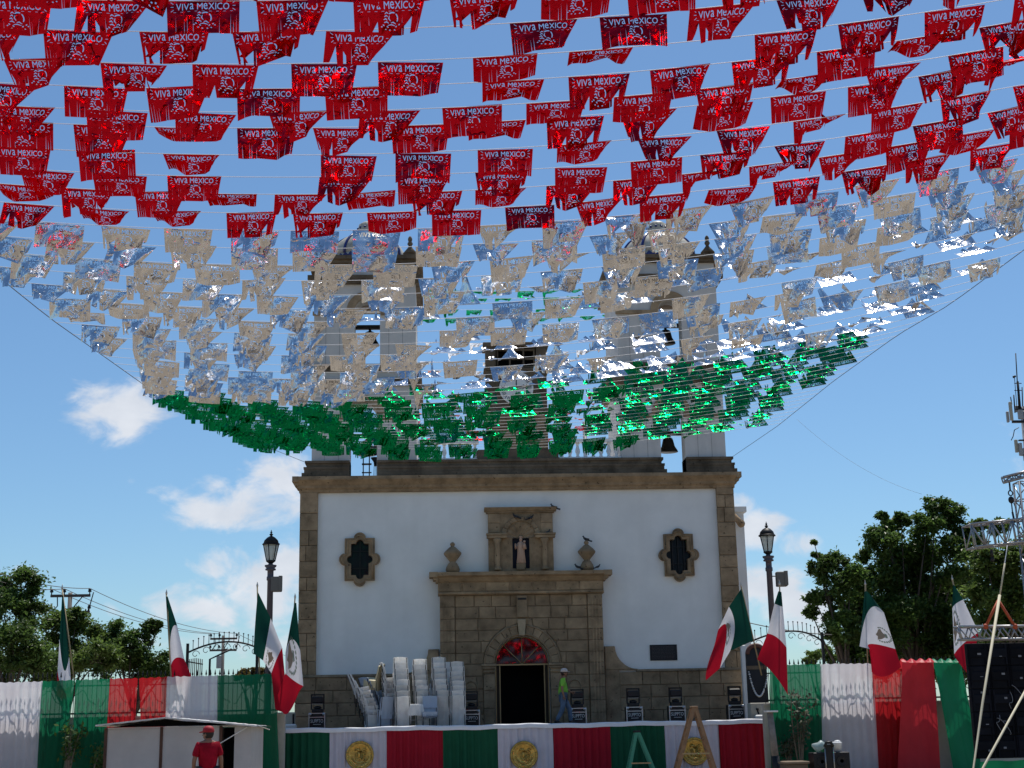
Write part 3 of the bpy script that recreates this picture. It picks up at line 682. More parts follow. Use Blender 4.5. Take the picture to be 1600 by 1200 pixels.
# ------------------------------------------------------------------ stage
SY, SZ = 45.0, 1.735
def cloth(name, col, transl=.35, sheer=0, rough=.75): return mat(name, col, rough, transl=transl, sheer=sheer, var=.06, vscale=2, spec=.15)
c_green, c_white, c_red = cloth('green_cloth', (.012, .13, .065)), cloth('white_cloth', (.62, .60, .64)), cloth('red_cloth', (.42, .012, .03))
sk_green, sk_white, sk_red = mat('skirt_green', (.006, .085, .042), .7, spec=.2, var=.1), mat('skirt_white', (.56, .54, .62), .7, spec=.2, var=.06), mat('skirt_red', (.33, .006, .022), .7, spec=.2, var=.1)
def sx_(px): return P(px, 1160, SY).x
X0, X1 = sx_(419), sx_(1225)
stage = thing('stage', 'stage with pleated green white and red skirt in front of the church', 'stage', ((X0+X1)/2, SY, 0))
MB().box(X0+.02, X1-.02, SY+.08, F-.5, SZ-.18, SZ-.03).build('deck', mat('stage_deck', (.03, .03, .032), .7, var=.3), stage)
mb = MB()
for i in range(10):
    x = lerp(X0+.3, X1-.3, i/9)
    for y in (SY+.5, SY+2.4): mb.box(x-.05, x+.05, y-.05, y+.05, 0, SZ-.18)
mb.build('stage_post', steel_gray, stage)
# white cloth edge: slightly wavy valance
rows = []
n = 220
for z, dy in ((SZ+.015, .35), (SZ+.02, -.005), (SZ-.02, -.03), (SZ-.12, -.035)):
    rows.append([(lerp(X0-.06, X1+.12, i/n), SY+dy-.012*math.sin(i*.9)*(z < SZ), z+.012*math.sin(i*.13)+.008*math.sin(i*.41)) for i in range(n+1)])
MB().grid(rows).build('white_edge', mat('white_edge_cloth', (.8, .79, .82), .6, var=.03), stage)
edges = [419, 515, 604, 692, 778, 864, 954, 1039, 1124, 1226]
for k, (a, b) in enumerate(zip(edges[:-1], edges[1:])):
    xa, xb = sx_(a), sx_(b); n = int((xb-xa)/.02); ph = rnd.uniform(0, 6)
    off = []; acc = 0
    for i in range(n+1):
        acc += rnd.uniform(.4, 1.15)*.75; off.append(math.sin(acc+ph)*(.45+.55*abs(math.sin(i*.043+ph)))+.35*math.sin(i*.031+ph*2))
    rows = [[(lerp(xa, xb, i/n)+.008*off[i]*math.sin(z*2), SY+.01-.042*off[i]*(1 if z < SZ-.2 else .6), z) for i in range(n+1)] for z in (SZ-.06, SZ-.2, SZ-.7, 0.01)]
    MB().grid(rows).build('skirt_panel', (sk_green, sk_white, sk_red)[k % 3], stage)

# golden medallions hung on the white skirt panels
def medallion(px, py, rpx, label):
    c = P(px, py, SY-.14); r = rpx/FPX*SY*1.03
    t = thing('medallion', label, 'medallion', (c.x, c.y, c.z-r), 'gold medallions on the stage front')
    q = MB(); prof = [(r, .0), (r, .04), (r*.97, .07), (r*.90, .075), (r*.86, .055), (r*.82, .045), (r*.80, .06), (r*.76, .05), (.01, .055)]
    m = MB(); m.lathe(prof, (0, 0, 0), 40)
    q.add([(c.x+v[0], c.y+.07-v[2], c.z+v[1]) for v in m.v], m.f, 0, True); q.build('disc', gold, t)
    q = MB()
    for i in range(34):
        a = 2*math.pi*i/34; q.ball((c.x+.86*r*math.cos(a), c.y+.01, c.z+.86*r*math.sin(a)), .022, 6)
    q.build('beading', gold, t)
    q = MB(); k = r*.7          # eagle on a cactus with a wreath below, in relief
    q.ball((c.x-.05*k, c.y+.02, c.z+.1*k), .3*k, 10, 0, .8, .35, 1.25)
    q.tube([(c.x, c.y, c.z+.35*k), (c.x-.16*k, c.y-.02, c.z+.58*k), (c.x-.4*k, c.y-.01, c.z+.55*k), (c.x-.5*k, c.y, c.z+.42*k)], [.13*k, .12*k, .09*k, .03*k], 7)
    for j in range(6): q.tube([(c.x+.05*k, c.y, c.z+(.3-.08*j)*k), (c.x+(.5-.02*j)*k, c.y-.01, c.z+(.62-.2*j)*k), (c.x+(.72-.05*j)*k, c.y, c.z+(.5-.25*j)*k)], [.08*k, .07*k, .02*k], 5)
    for j in range(5): q.tube([(c.x-.2*k, c.y, c.z+(.15-.07*j)*k), (c.x-(.55-.03*j)*k, c.y-.01, c.z+(.25-.14*j)*k)], [.07*k, .02*k], 5)
    for j in range(4): q.ball((c.x+(-.3+.2*j)*k, c.y+.0, c.z-(.38+.06*(j % 2))*k), .13*k, 7, 0, .8, .4, 1)
    for j in range(15):
        a = R(190+160*j/14); p = Vector((c.x+.82*k*math.cos(a), c.y, c.z+.82*k*math.sin(a))); q.ball(p, .085*k, 6, 0, 1.2, .5, .8)
    q.build('eagle_relief', gold, t)
medallion(562, 1180, 20.5, 'gold eagle medallion on the white skirt panel below the chair stacks')
medallion(819, 1180, 20.5, 'gold eagle medallion on the white skirt panel below the church doorway')
medallion(1086, 1174, 20.5, 'gold eagle medallion on the white skirt panel behind the wooden ladder')

# ------------------------------------------------------------------ flight cases with lamp yokes on the stage
case_b = mat('case_black', (.012, .012, .016), .45, var=.2); chrome = mat('case_edge', (.5, .5, .52), .35, .9)
cases = [(495, 1131, 'leftmost of the row by the flags'), (737, 1130, 'between the chair stacks and the doorway'), (904, 1128, 'just behind the walking man'), (992, 1126, 'above the green skirt panel'), (1059, 1126, 'just left of the wooden ladder top'), (1152, 1126, 'rightmost of the row, beside the cream box')]
def make_case(c, label):
    w, h, d = .27, .54, .5
    t = thing('flight_case', 'black flight case with a lamp on top, '+label, 'flight case', c, 'flight cases along the church wall')
    z = c.z
    MB().box(c.x-w+.01, c.x+w-.01, c.y+.01, c.y+d, z+.02, z+h-.01).build('case_body', case_b, t)
    m = MB()
    for sg in (-1, 1): m.box(c.x+sg*(w-.015)-.018, c.x+sg*(w-.015)+.018, c.y-.012, c.y+.03, z, z+h)
    for zz in (z+.0, z+h-.035, z+h-.16): m.box(c.x-w+.033, c.x+w-.033, c.y-.01, c.y+.03, zz, zz+.028)
    for sg in (-1, 1): m.ball((c.x+sg*(w-.05), c.y-.005, z+h-.05), .05, 8, 0, 1, .5, 1)
    m.build('metal_edge', chrome, t)
    m = MB()
    for k, s_ in enumerate(('SUPPTO',)):
        v, f = text_tris(s_, .16); m.add([(c.x+x*.72, c.y+.004, z+.27+y) for x, y in v], f)
    m.box(c.x-.12, c.x+.13, c.y+.002, c.y+.006, z+.165, z+.178); m.build('case_lettering', white_paint, t)
    m = MB()       # moving-head lamp: base, yoke, head
    m.box(c.x-.18, c.x+.18, c.y+.1, c.y+.42, z+h, z+h+.12, bev=.02); m.ball((c.x, c.y+.25, z+h+.16), .13, 10, 0, 1, 1, .5)
    m.build('lamp_base', black, t)
    m = MB()
    for sg in (-1, 1): m.box(c.x+sg*.20-.02, c.x+sg*.20+.02, c.y+.2, c.y+.3, z+h+.1, z+h+.58)
    m.box(c.x-.22, c.x+.22, c.y+.2, c.y+.3, z+h+.55, z+h+.60); m.build('yoke', black, t)
    m = MB(); m.box(c.x-.175, c.x+.175, c.y+.12, c.y+.38, z+h+.3, z+h+.52, bev=.03); m.build('lamp_head', case_b, t)
    MB().box(c.x-.18, c.x+.18, c.y+.1, c.y+.115, z+h+.27, z+h+.285).build('lamp_fin', steel_gray, t)
for (px, py, lb) in cases:
    p = P(px, py, 47.6); make_case(Vector((p.x, 47.6, SZ-.03)), lb)
# cream boxes at both stage ends
cream = mat('cream_panel', (.50, .46, .38), .7, var=.08)
for px0, px1, top, yy, lb in ((429, 459, 1113, 46.6, 'cream box standing on the left stage end under the flags'), (1174, 1207, 1098, 46.6, 'cream box standing on the right stage end beside the flight cases')):
    a, b = P(px0, 1125, yy), P(px1, 1125, yy); zt = P((px0+px1)/2, top, yy).z
    t = thing('cream_box', lb, 'box', ((a.x+b.x)/2, yy, SZ-.03), 'cream boxes on the stage ends')
    MB().box(a.x, b.x, yy, yy+.5, SZ-.03, zt, bev=.02).build('box_body', cream, t)
    m = MB(); m.box(b.x-.04, b.x+.02, yy-.02, yy+.02, SZ, zt-.06); m.tube([(a.x+.2, yy-.02, zt-.2), (a.x+.28, yy-.03, zt-.45), (a.x+.36, yy-.03, zt-.6)], .025, 6); m.ball((a.x+.21, yy-.03, zt-.2), .05, 6); m.build('bracket', iron, t)
    m = MB(); m.box(a.x+.1, b.x+.1, yy-.25, yy-.03, SZ-.028, SZ+.16, bev=.04); m.build('plastic_wrap', white_paint, t)

# ------------------------------------------------------------------ covered chairs
cov_w = mat('chair_cover', (.88, .87, .85), .7, transl=.45, rand=.13, var=.08, vscale=6, spec=.2)
cov_b = mat('chair_cover_blue_and_shade', (.42, .50, .62), .7, rand=.05, transl=.1)  # own blue of the loose chair; imitates shade on the leaning stack
cov_y = mat('chair_cover_cream', (.62, .55, .36), .7, transl=.1)
def cover_mesh(name, m, seed, bottom=0.0, skirt=True):
    """fitted cover seen from the back: back panel leaning away, sides, seat top and skirt; chair faces +Y"""
    r_ = random.Random(seed); q = MB(); w = .23
    nz = 9; nx = 12
    def bx(u, v):       # back panel, v 0 bottom ..1 top
        z = bottom+(.95-bottom)*v; lean = -.10*max(0, z-.42)/.5
        fold = .012*math.sin(u*19+seed)*(1-v)+.006*math.sin(u*7+v*9+seed)
        return ((u-.5)*2*w*(1.04-.06*v), lean+fold-.02*math.sin(math.pi*u), z+(.02*math.sin(math.pi*u)-.012 if v == 1 else 0)-(.035*math.sin(math.pi*u) if v == 0 else 0))
    q.grid([[bx(i/nx, j/nz) for i in range(nx+1)] for j in range(nz+1)])
    # thickness of the backrest: inner face
    q.grid([[(bx(i/nx, j/nz)[0]*.97, bx(i/nx, j/nz)[1]+.05, bx(i/nx, j/nz)[2]) for i in range(nx, -1, -1)] for j in (4, 6, 8, 9)])
    for s_ in (0, 1): q.grid([[bx(s_, j/nz), (bx(s_, j/nz)[0]*.97, bx(s_, j/nz)[1]+.05, bx(s_, j/nz)[2])] for j in range(4, nz+1)])
    q.grid([[bx(i/nx, 1) for i in range(nx+1)], [(bx(i/nx, 1)[0]*.97, bx(i/nx, 1)[1]+.05, bx(i/nx, 1)[2]) for i in range(nx+1)]])
    # seat and side skirts
    q.grid([[(x, y, .46) for x in (-w, 0, w)] for y in (.03, .22, .42)])
    for sg in (-1, 1):
        q.grid([[(sg*(w+.01*math.sin(9*y+seed+z*5)), y, z) for y in (.0, .1, .2, .3, .42)] for z in (.46, .3, bottom+.04)])
    q.grid([[(x, .42+.012*math.sin(x*40), z) for x in (-w, -.1, 0, .1, w)] for z in (.46, .3, bottom+.04)])
    return q.mesh(name, m)
def legs_mesh(name, m):
    q = MB()
    for sx in (-1, 1):
        q.tube([(sx*.2, .4, .45), (sx*.21, .43, 0)], .012, 5); q.tube([(sx*.2, -.12, .93), (sx*.2, .0, .44), (sx*.21, -.03, 0)], .012, 5)
    q.tube([(-.2, .0, .44), (.2, 0, .44)], .01, 5); q.tube([(-.2, .4, .44), (.2, .4, .44)], .01, 5)
    return q.mesh(name, m)
frame_m = mat('chair_frame', (.05, .05, .06), .4, .6)
COV = [cover_mesh('chair_cover', cov_w, s) for s in range(3)]
COVS = [cover_mesh('chair_cover', cov_w, s+5, bottom=.30) for s in range(3)]
COVB = cover_mesh('chair_cover', cov_b, 2, bottom=.3); COVY = cover_mesh('chair_cover', cov_y, 4, bottom=.12)
LEG = legs_mesh('chair_frame', frame_m)
def chair(loc, rot, label, cov, group='white covered chairs stacked on the stage'):
    t = thing('chair', label, 'chair', loc, group); t.rotation_euler = rot
    for nm, me in (('chair_cover', cov), ('chair_frame', LEG)):
        o = bpy.data.objects.new(nm, me); COL.objects.link(o); o.parent = t
    return t
ORD = ['bottom', 'second', 'third', 'fourth', 'fifth', 'sixth', 'seventh', 'eighth', 'ninth', 'tenth']
def stack(px, topy, Y, n, desc, rz=0, dx=0, dz=None, tilt=0, cov=None, color='white', step=.055):
    p = P(px, 1125, Y); zt = P(px, topy, Y).z
    dz = dz if dz else (zt-SZ-.95)/(n-1); 
    a = R(rz)
    for k in range(n):
        fy = step*k
        loc = (p.x+rnd.uniform(-.012, .012)*(k > 0)+dx*k/max(1, n-1)-math.sin(a)*fy, Y+math.cos(a)*fy, SZ-.02+dz*k)
        c = cov if cov else (COV[k % 3] if k == 0 else COVS[(k+px) % 3])
        pos = 'topmost' if k == n-1 else ORD[k] + (' from the bottom' if k else '')
        chair(loc, (R(-1.3*k)*math.cos(a) if not tilt else R(-tilt*k), R(rnd.uniform(-1, 1)), a+R(rnd.uniform(-3.5, 3.5))), f'{color} covered chair, {pos} of {desc}', c)
stack(630, 1025, 45.9, 8, 'the broad stack left of the middle', dx=-.10)
stack(661, 1028, 46.1, 8, 'the stack between the two tallest stacks', dx=-.12)
stack(692, 1025, 46.0, 8, 'the tall stack behind the blue covered chair', dx=-.12)
stack(716, 1032, 45.9, 8, 'the stack nearest the church doorway', dx=-.02)
stack(706, 1033, 47.3, 8, 'the rear stack beside the doorway', dx=-.1)
stack(604, 1034, 46.7, 8, 'the stack turned sideways', rz=-80, dx=-.10, step=.012, tilt=-.6)
stack(572, 1050, 46.4, 8, 'the leaning stack nearest the flags', rz=-75, dx=-.34, tilt=-1.6, step=.008); stack(590, 1056, 46.9, 7, 'the leaning dark-framed stack', rz=-40, dx=-.34, tilt=-1.6, cov=COVB, color='bluish', step=.01)  # bluish covers of the dark-framed stack put its shade into the colour
stack(604, 1108, 46.2, 2, 'the short stack before the leaning ones', rz=20, dx=-.05, cov=COVB, color='bluish')
stack(676, 1046, 47.4, 7, 'the rear stack behind the middle stacks', rz=-25, dx=.05)
p = P(590, 1125, 46.9); chair((p.x, 46.9, SZ+1.05), (R(8), R(-12), R(70)), 'cream covered chair hanging on top of the sideways stack', COVY)
# a few loose chairs in front
p = P(672, 1126, 45.7); chair((p.x, 45.7, SZ-.02), (0, 0, R(180)), 'pale blue covered chair standing alone before the tall stacks', COVB, 'loose chairs in front of the stacks')
p = P(651, 1126, 45.75)
t = thing('stool', 'small stool with ruffled white cover and bare metal legs before the stacks', 'stool', (p.x, 45.75, SZ-.02))
q = MB(); n = 48
q.grid([[(p.x+(.19+dr*(1+.25*math.sin(i*1.3)))*math.cos(2*math.pi*i/n), 45.75+(.19+dr*(1+.25*math.sin(i*1.3)))*math.sin(2*math.pi*i/n), z) for i in range(n+1)] for z, dr in ((SZ+.68, -.18), (SZ+.69, 0), (SZ+.66, .02), (SZ+.5, .05), (SZ+.34, .07))])
q.build('ruffled_cover', cov_w, t)
for sx in (-1, 1):
    for sy in (-1, 1): MB().tube([(p.x+sx*.14, 45.75+sy*.14, SZ+.6), (p.x+sx*.19, 45.75+sy*.19, SZ-.02)], .014, 6).build('leg', steel_gray, t)
MB().tube([(p.x-.17, 45.6, SZ+.2), (p.x+.17, 45.6, SZ+.2)], .01, 5).tube([(p.x-.17, 45.9, SZ+.2), (p.x+.17, 45.9, SZ+.2)], .01, 5).build('stretcher', steel_gray, t)

# ------------------------------------------------------------------ fence: low wall, railings, draped cloth
FY = 44.0
sh_g, sh_w, sh_r = cloth('sheer_green', (.010, .20, .095), .6, .08), cloth('sheer_white', (.86, .83, .88), .6, .08), cloth('sheer_red', (.58, .022, .03), .6, .08)
wallm = mat('cream_wall', (.46, .43, .37), .85, var=.12, bump=.2)
pk = MB(); pk.box(-.008, .008, -.008, .008, 0, 1.17); pk.lathe([(.006, 1.17), (.03, 1.2), (.018, 1.25), (.004, 1.34)], (0, 0, 0), 6); PK = pk.mesh('picket', iron)
def fence(xa, xb, label, wall_label):
    t = thing('fence', label, 'fence', ((xa+xb)/2, FY+.28, 2.2))
    MB().box(xa, xb, FY+.265, FY+.295, 2.28, 2.33).box(xa, xb, FY+.265, FY+.295, 3.1, 3.14).build('rail', iron, t)
    n = int((xb-xa)/.135)
    for k in range(n+1):
        o = link('picket', PK, t); o.location = Vector((lerp(xa, xb, k/n), FY+.28, 2.2))-WLOC[t]
    m = MB(); k = 0; x = xa+.9          # garland of wrought-iron scrolls
    while x < xb-.4:
        m.tube([(x+.45*u, FY+.25, 2.75+.22*math.cos(u*3.1)+.05*math.sin(9*u)) for u in np.linspace(-1, 1, 13)], .012, 5); x += 1.0
    m.build('scrollwork', iron, t)
    w = MB(); w.box(xa-.1, xb+.1, FY+.18, FY+.42, 0, 2.14); w.box(xa-.1, xb+.1, FY+.14, FY+.46, 2.141, 2.2); o = w.build('low_wall', wallm); tag(o, wall_label, 'wall')
XA, XB = P(-190, 1066, FY).x, P(440, 1053, FY).x
fence(XA, XB, 'black spear-topped railing behind the cloth drapes left of the church', 'cream low wall under the left railing behind the drapes')
XC, XD = P(1196, 1038, FY).x, P(1760, 1032, FY).x
fence(XC, XD, 'black spear-topped railing behind the cloth drapes right of the church', 'cream low wall under the right railing behind the drapes')
def drape(label, m, tl, tr, bl, br, Y=FY, amp=.03, freq=52, name='cloth_drape', group=None, thick=0, nz=14, gather=0, ztop=None):
    """pleated hanging cloth between four corners given as survey pixels"""
    a, b, c, d = [P(*q, Y) for q in (tl, tr, bl, br)]
    n = max(24, int((b.x-a.x)*34)); sd_ = rnd.uniform(0, 50); q = MB(); rows = []
    ph = []; acc = sd_
    for i in range(n+1): acc += rnd.uniform(.5, 1.1)*freq/34*.62; ph.append(acc)
    for j in range(nz+1):
        v = j/nz; row = []
        for i in range(n+1):
            u = i/n; top = a.lerp(b, u); bot = c.lerp(d, u); p = top.lerp(bot, v)
            w_ = amp*(.5+.5*min(1, v*4))*(.35+.65*abs(math.sin(u*4.3+sd_)))*(1+.35*math.sin(v*5+u*7+sd_))
            row.append((p.x+.01*math.sin(ph[i]*.7+v*3), p.y-.03-w_*math.sin(ph[i]+.5*math.sin(v*3+sd_))-.02*math.sin(u*5+v*4+sd_), p.z-(.025*math.sin(ph[i]*.5)**2 if j == 0 else 0)))
        rows.append(row)
    q.grid(rows); o = q.build(name, m); return tag(o, label, 'drape', group or 'cloth drapes on the railings')
BT = 1262
drape('white sheer drape at the far left edge on the railing', sh_w, (-60, 1068), (67, 1064), (-60, BT), (56, BT))
drape('green sheer drape touching the far left white drape', sh_g, (66, 1064), (117, 1062), (54, BT), (92, BT))
drape('green sheer drape left of the first red drape', sh_g, (119, 1062), (172, 1060), (108, BT), (160, BT))
drape('red sheer drape beside the two green drapes on the left', sh_r, (171, 1060), (216, 1059), (160, BT), (204, BT))
drape('red sheer drape beside the white drape above the hut roof', sh_r, (218, 1059), (261, 1057), (224, BT), (254, BT))
drape('white sheer drape above the hut roof between red and green', sh_w, (260, 1057), (341, 1055), (254, BT), (341, BT))
drape('broad green sheer drape just left of the stage', sh_g, (340, 1055), (430, 1052), (341, BT), (440, BT))
drape('green sheer drape just right of the stage', sh_g, (1202, 1039), (1283, 1037), (1206, BT), (1290, BT))
drape('white sheer drape between green and red on the right railing', sh_w, (1281, 1037), (1364, 1036), (1286, BT), (1376, BT))
drape('red pleated drape below the right flag', sh_r, (1362, 1050), (1425, 1044), (1374, BT), (1430, BT))
big_r, big_g = cloth('satin_red', (.62, .035, .05), .3, 0, .45), cloth('satin_green', (.010, .22, .10), .3, 0, .45)
drape('loose red satin cloth thrown over the right railing', big_r, (1408, 1034), (1458, 1035), (1398, BT), (1474, BT), FY-.16, .10, 9, 'satin_cloth', 'loose satin cloths on the right railing')
drape('loose green satin cloth slung over the railing beside the screen', big_g, (1457, 1035), (1502, 1036), (1500, BT), (1546, BT), FY-.18, .11, 10, 'satin_cloth', 'loose satin cloths on the right railing')
drape('green satin cloth bunched below the dark screen at the lower right', big_g, (1531, 1189), (1680, 1184), (1524, BT), (1680, BT), 34.5, .06, 16, 'satin_cloth', 'loose satin cloths on the right railing')
# the tops folded back over the rail
for px0, px1, m, lb in ((1408, 1458, big_r, 'bunched red satin fold on the railing top'), (1457, 1500, big_g, 'bunched green satin fold on the railing top')):
    a, b = P(px0, 1036, FY), P(px1, 1036, FY); q = MB()
    q.grid([[(lerp(a.x, b.x, i/20), FY-.15+.5*j/8+.02*math.sin(i*1.7), a.z+.10*math.sin(math.pi*j/8)*(1+.4*math.sin(i*1.1))-.02*j*(j > 4)) for i in range(21)] for j in range(9)])
    tag(q.build('satin_fold', m), lb, 'cloth')

# ------------------------------------------------------------------ white metal hut in the foreground
HY = 33.0
hutw = mat('hut_panel', (.50, .475, .455), .55, var=.10, vscale=1.5, bump=.08, bscale=6); rust = mat('rusty_brown', (.09, .045, .03), .8, var=.3)
def hx(px): return P(px, 1165, HY).x
def hz(px, py): return P(px, py, HY).z
hl, hm, hr, hd, he = hx(165), hx(252), hx(344), hx(366), hx(392)
hut = thing('hut', 'white sheet metal hut with low pitched roof and open dark doorway, front left', 'hut', ((hl+he)/2, HY+1, 0))
zt = hz(252, 1138)
for a, b, nm in ((hl+.03, hm-.03, 'wall_panel'), (hm+.03, hr, 'wall_panel'), (hd, he, 'wall_panel')):
    MB().box(a, b, HY, HY+.04, .05, zt, bev=.006).build(nm, hutw, hut)
MB().box(hl, hl+.04, HY+.05, HY+2.2, .05, zt).build('wall_panel', hutw, hut); MB().box(he-.04, he, HY+.05, HY+2.2, .05, zt).build('wall_panel', hutw, hut); MB().box(hl, he, HY+2.2, HY+2.24, .05, zt).build('wall_panel', hutw, hut)
for x in (hl, hm, hr+.01): MB().box(x-.035, x+.03, HY-.02, HY+.05, 0, zt+.03).build('corner_post', rust, hut)
MB().box(hl-.03, he, HY-.01, HY+.05, zt+.002, zt+.035).build('top_rail', hutw, hut)
# roof sheets: ridge runs front to back above the first post
rx, rz_ = hx(258), hz(258, 1121); ex0, ez0 = hx(152), hz(152, 1133); ex1, ez1 = hx(404), hz(404, 1134)
roofm = mat('roof_sheet', (.62, .60, .57), .45, .2, var=.15, vscale=4, bump=.1)
for (xa, za), (xb, zb) in (((ex0, ez0), (rx, rz_)), ((rx, rz_+.004), (ex1, ez1))):
    m = MB(); n = 26
    m.grid([[(lerp(xa, xb, i/n), y, lerp(za, zb, i/n)+.006*math.sin(i*2.2)-.012*(i % 7 == 3)*(y < HY)) for i in range(n+1)] for y in (HY-.28, HY, HY+1, HY+2.5)])
    m.grid([[(lerp(xa, xb, i/n), y, lerp(za, zb, i/n)-.03+.008*math.sin(i*1.3)) for i in range(n+1)] for y in (HY-.275, HY+2.49)])
    m.grid([[(lerp(xa, xb, i/n), HY-.281, lerp(za, zb, i/n)+dz) for i in range(n+1)] for dz in (-.028, .004)])
    m.build('roof_sheet', roofm, hut)
m = MB(); m.prism([(hl+.05, zt+.04), (he-.3, zt+.04), (rx, rz_-.05)], HY+.06, HY+.08); m.build('gable_shade', int_shade, hut)  # near-black sheet painting the shade under the open gable
m = MB(); m.box(hr+.05, hd-.01, HY+.3, HY+.32, .05, zt-.02); m.build('doorway', int_shade, hut)  # near-black sheet painting the shade inside the hut's entrance
a, b = P(330, 1170, HY-.1), P(386, 1136, HY-.1); MB().tube([a, b], .012, 6).build('brace', white_paint, hut)
c1, c2 = P(404, 1134, HY), P(421, 1140, HY+3); tag(MB().tube([c1, c2], .012, 5).build('tie_rod', white_paint), 'thin white rod from the hut roof to the stage corner', 'rod')
# red post with a lamp cone at the stage's left corner
p = P(420, 1142, 44.4); t = thing('red_post', 'red post with small cream cone lamp at the left stage corner', 'post', (p.x, 44.4, 0))
MB().box(p.x-.06, p.x+.05, 44.37, 44.45, 0, p.z).build('post_shaft', mat('red_paint', (.3, .02, .02), .5), t)
q = MB(); q.lathe([(.16, 0), (.05, .26), (.02, .28)], (p.x-.16, 44.35, p.z-.3), 12); q.build('cone_lamp', cream, t)

# ------------------------------------------------------------------ ladders and poles
def rung_ladder(lb, cat, apex, footl, footr, Y, m, wide, name, rungs, depth=.8, capm=None, group=None):
    A, L_, R_ = P(*apex, Y), P(*footl, Y), P(*footr, Y)
    def down(q): d = (q-A); return A+d*(A.z/(A.z-q.z)) if q.z < A.z else q
    l0, r0 = down(L_), down(R_)
    t = thing(name, lb, cat, ((l0.x+r0.x)/2, Y, 0), group)
    for foot, dy, nm in ((l0, -depth*.3, 'left'), (r0, depth*.3, 'right')):
        for s_ in (-1, 1):
            q = MB(); top = Vector((A.x+(-.03 if nm == 'left' else .03), Y+s_*.17, A.z)); bot = Vector((foot.x, Y+s_*.28, 0))
            d = (bot-top).normalized(); sdv = Vector((0, 1, 0)); pv = d.cross(sdv).normalized()
            vs = []
            for pt in (top, bot):
                for aa, bb in ((-1, -1), (1, -1), (1, 1), (-1, 1)): vs.append(pt+pv*wide*aa+sdv*.02*bb)
            q.add(vs, [(0, 1, 2, 3), (7, 6, 5, 4)]+[(i, 4+i, 4+(i+1) % 4, (i+1) % 4) for i in range(4)])
            q.build('rail', m, t)
        if nm == 'left' or rungs[1]:
            for k in range(1, rungs[0]+1):
                f_ = k/(rungs[0]+1); c = Vector((lerp(A.x, foot.x, f_), Y, lerp(A.z, 0, f_))); hw = lerp(.17, .28, f_)
                MB().box(c.x-.035, c.x+.035, Y-hw, Y+hw, c.z-.015, c.z+.015).build('rung', m, t)
    MB().box(A.x-.09, A.x+.09, Y-.2, Y+.2, A.z-.01, A.z+.05, bev=.01).build('top_cap', capm or m, t)
    zb = lerp(A.z, 0, .62); xl = lerp(A.x, l0.x, .62); xr = lerp(A.x, r0.x, .62)
    MB().box(xl, xr, Y-.262, Y-.245, zb-.02, zb+.02).build('spreader', brass, t)
rung_ladder('green fibreglass step ladder standing before the stage', 'ladder', (995, 1144), (983, 1200), (1019, 1200), 43.6, mat('green_fibreglass', (.05, .26, .17), .5), .045, 'step_ladder', (5, False), capm=black)
wood = mat('ladder_wood', (.28, .16, .085), .65, var=.25, vscale=5)
rung_ladder('brown wooden A-frame ladder taller than the stage edge', 'ladder', (1084, 1106), (1058, 1200), (1114, 1200), 43.0, wood, .055, 'wooden_ladder', (6, True))
a, b = P(1203, 1113, 42.5), P(1211, 1180, 42.5); d = b-a; c = a+d*(a.z/(a.z-b.z))
t = thing('leaning_post', 'grey weathered post with dark foot leaning at the right stage corner', 'post', (c.x, 42.5, 0))
MB().tube([a, a+d*1.02], [.09, .11], 8).build('post_shaft', mat('grey_wood', (.24, .215, .20), .85, var=.25, vscale=6), t)
MB().tube([a+d*1.021, c], [.125, .13], 8).build('dark_foot', black, t)
MB().box(a.x-.14, a.x+.2, 42.3, 42.7, a.z+.001, a.z+.05, bev=.01).build('white_cap', white_paint, t)
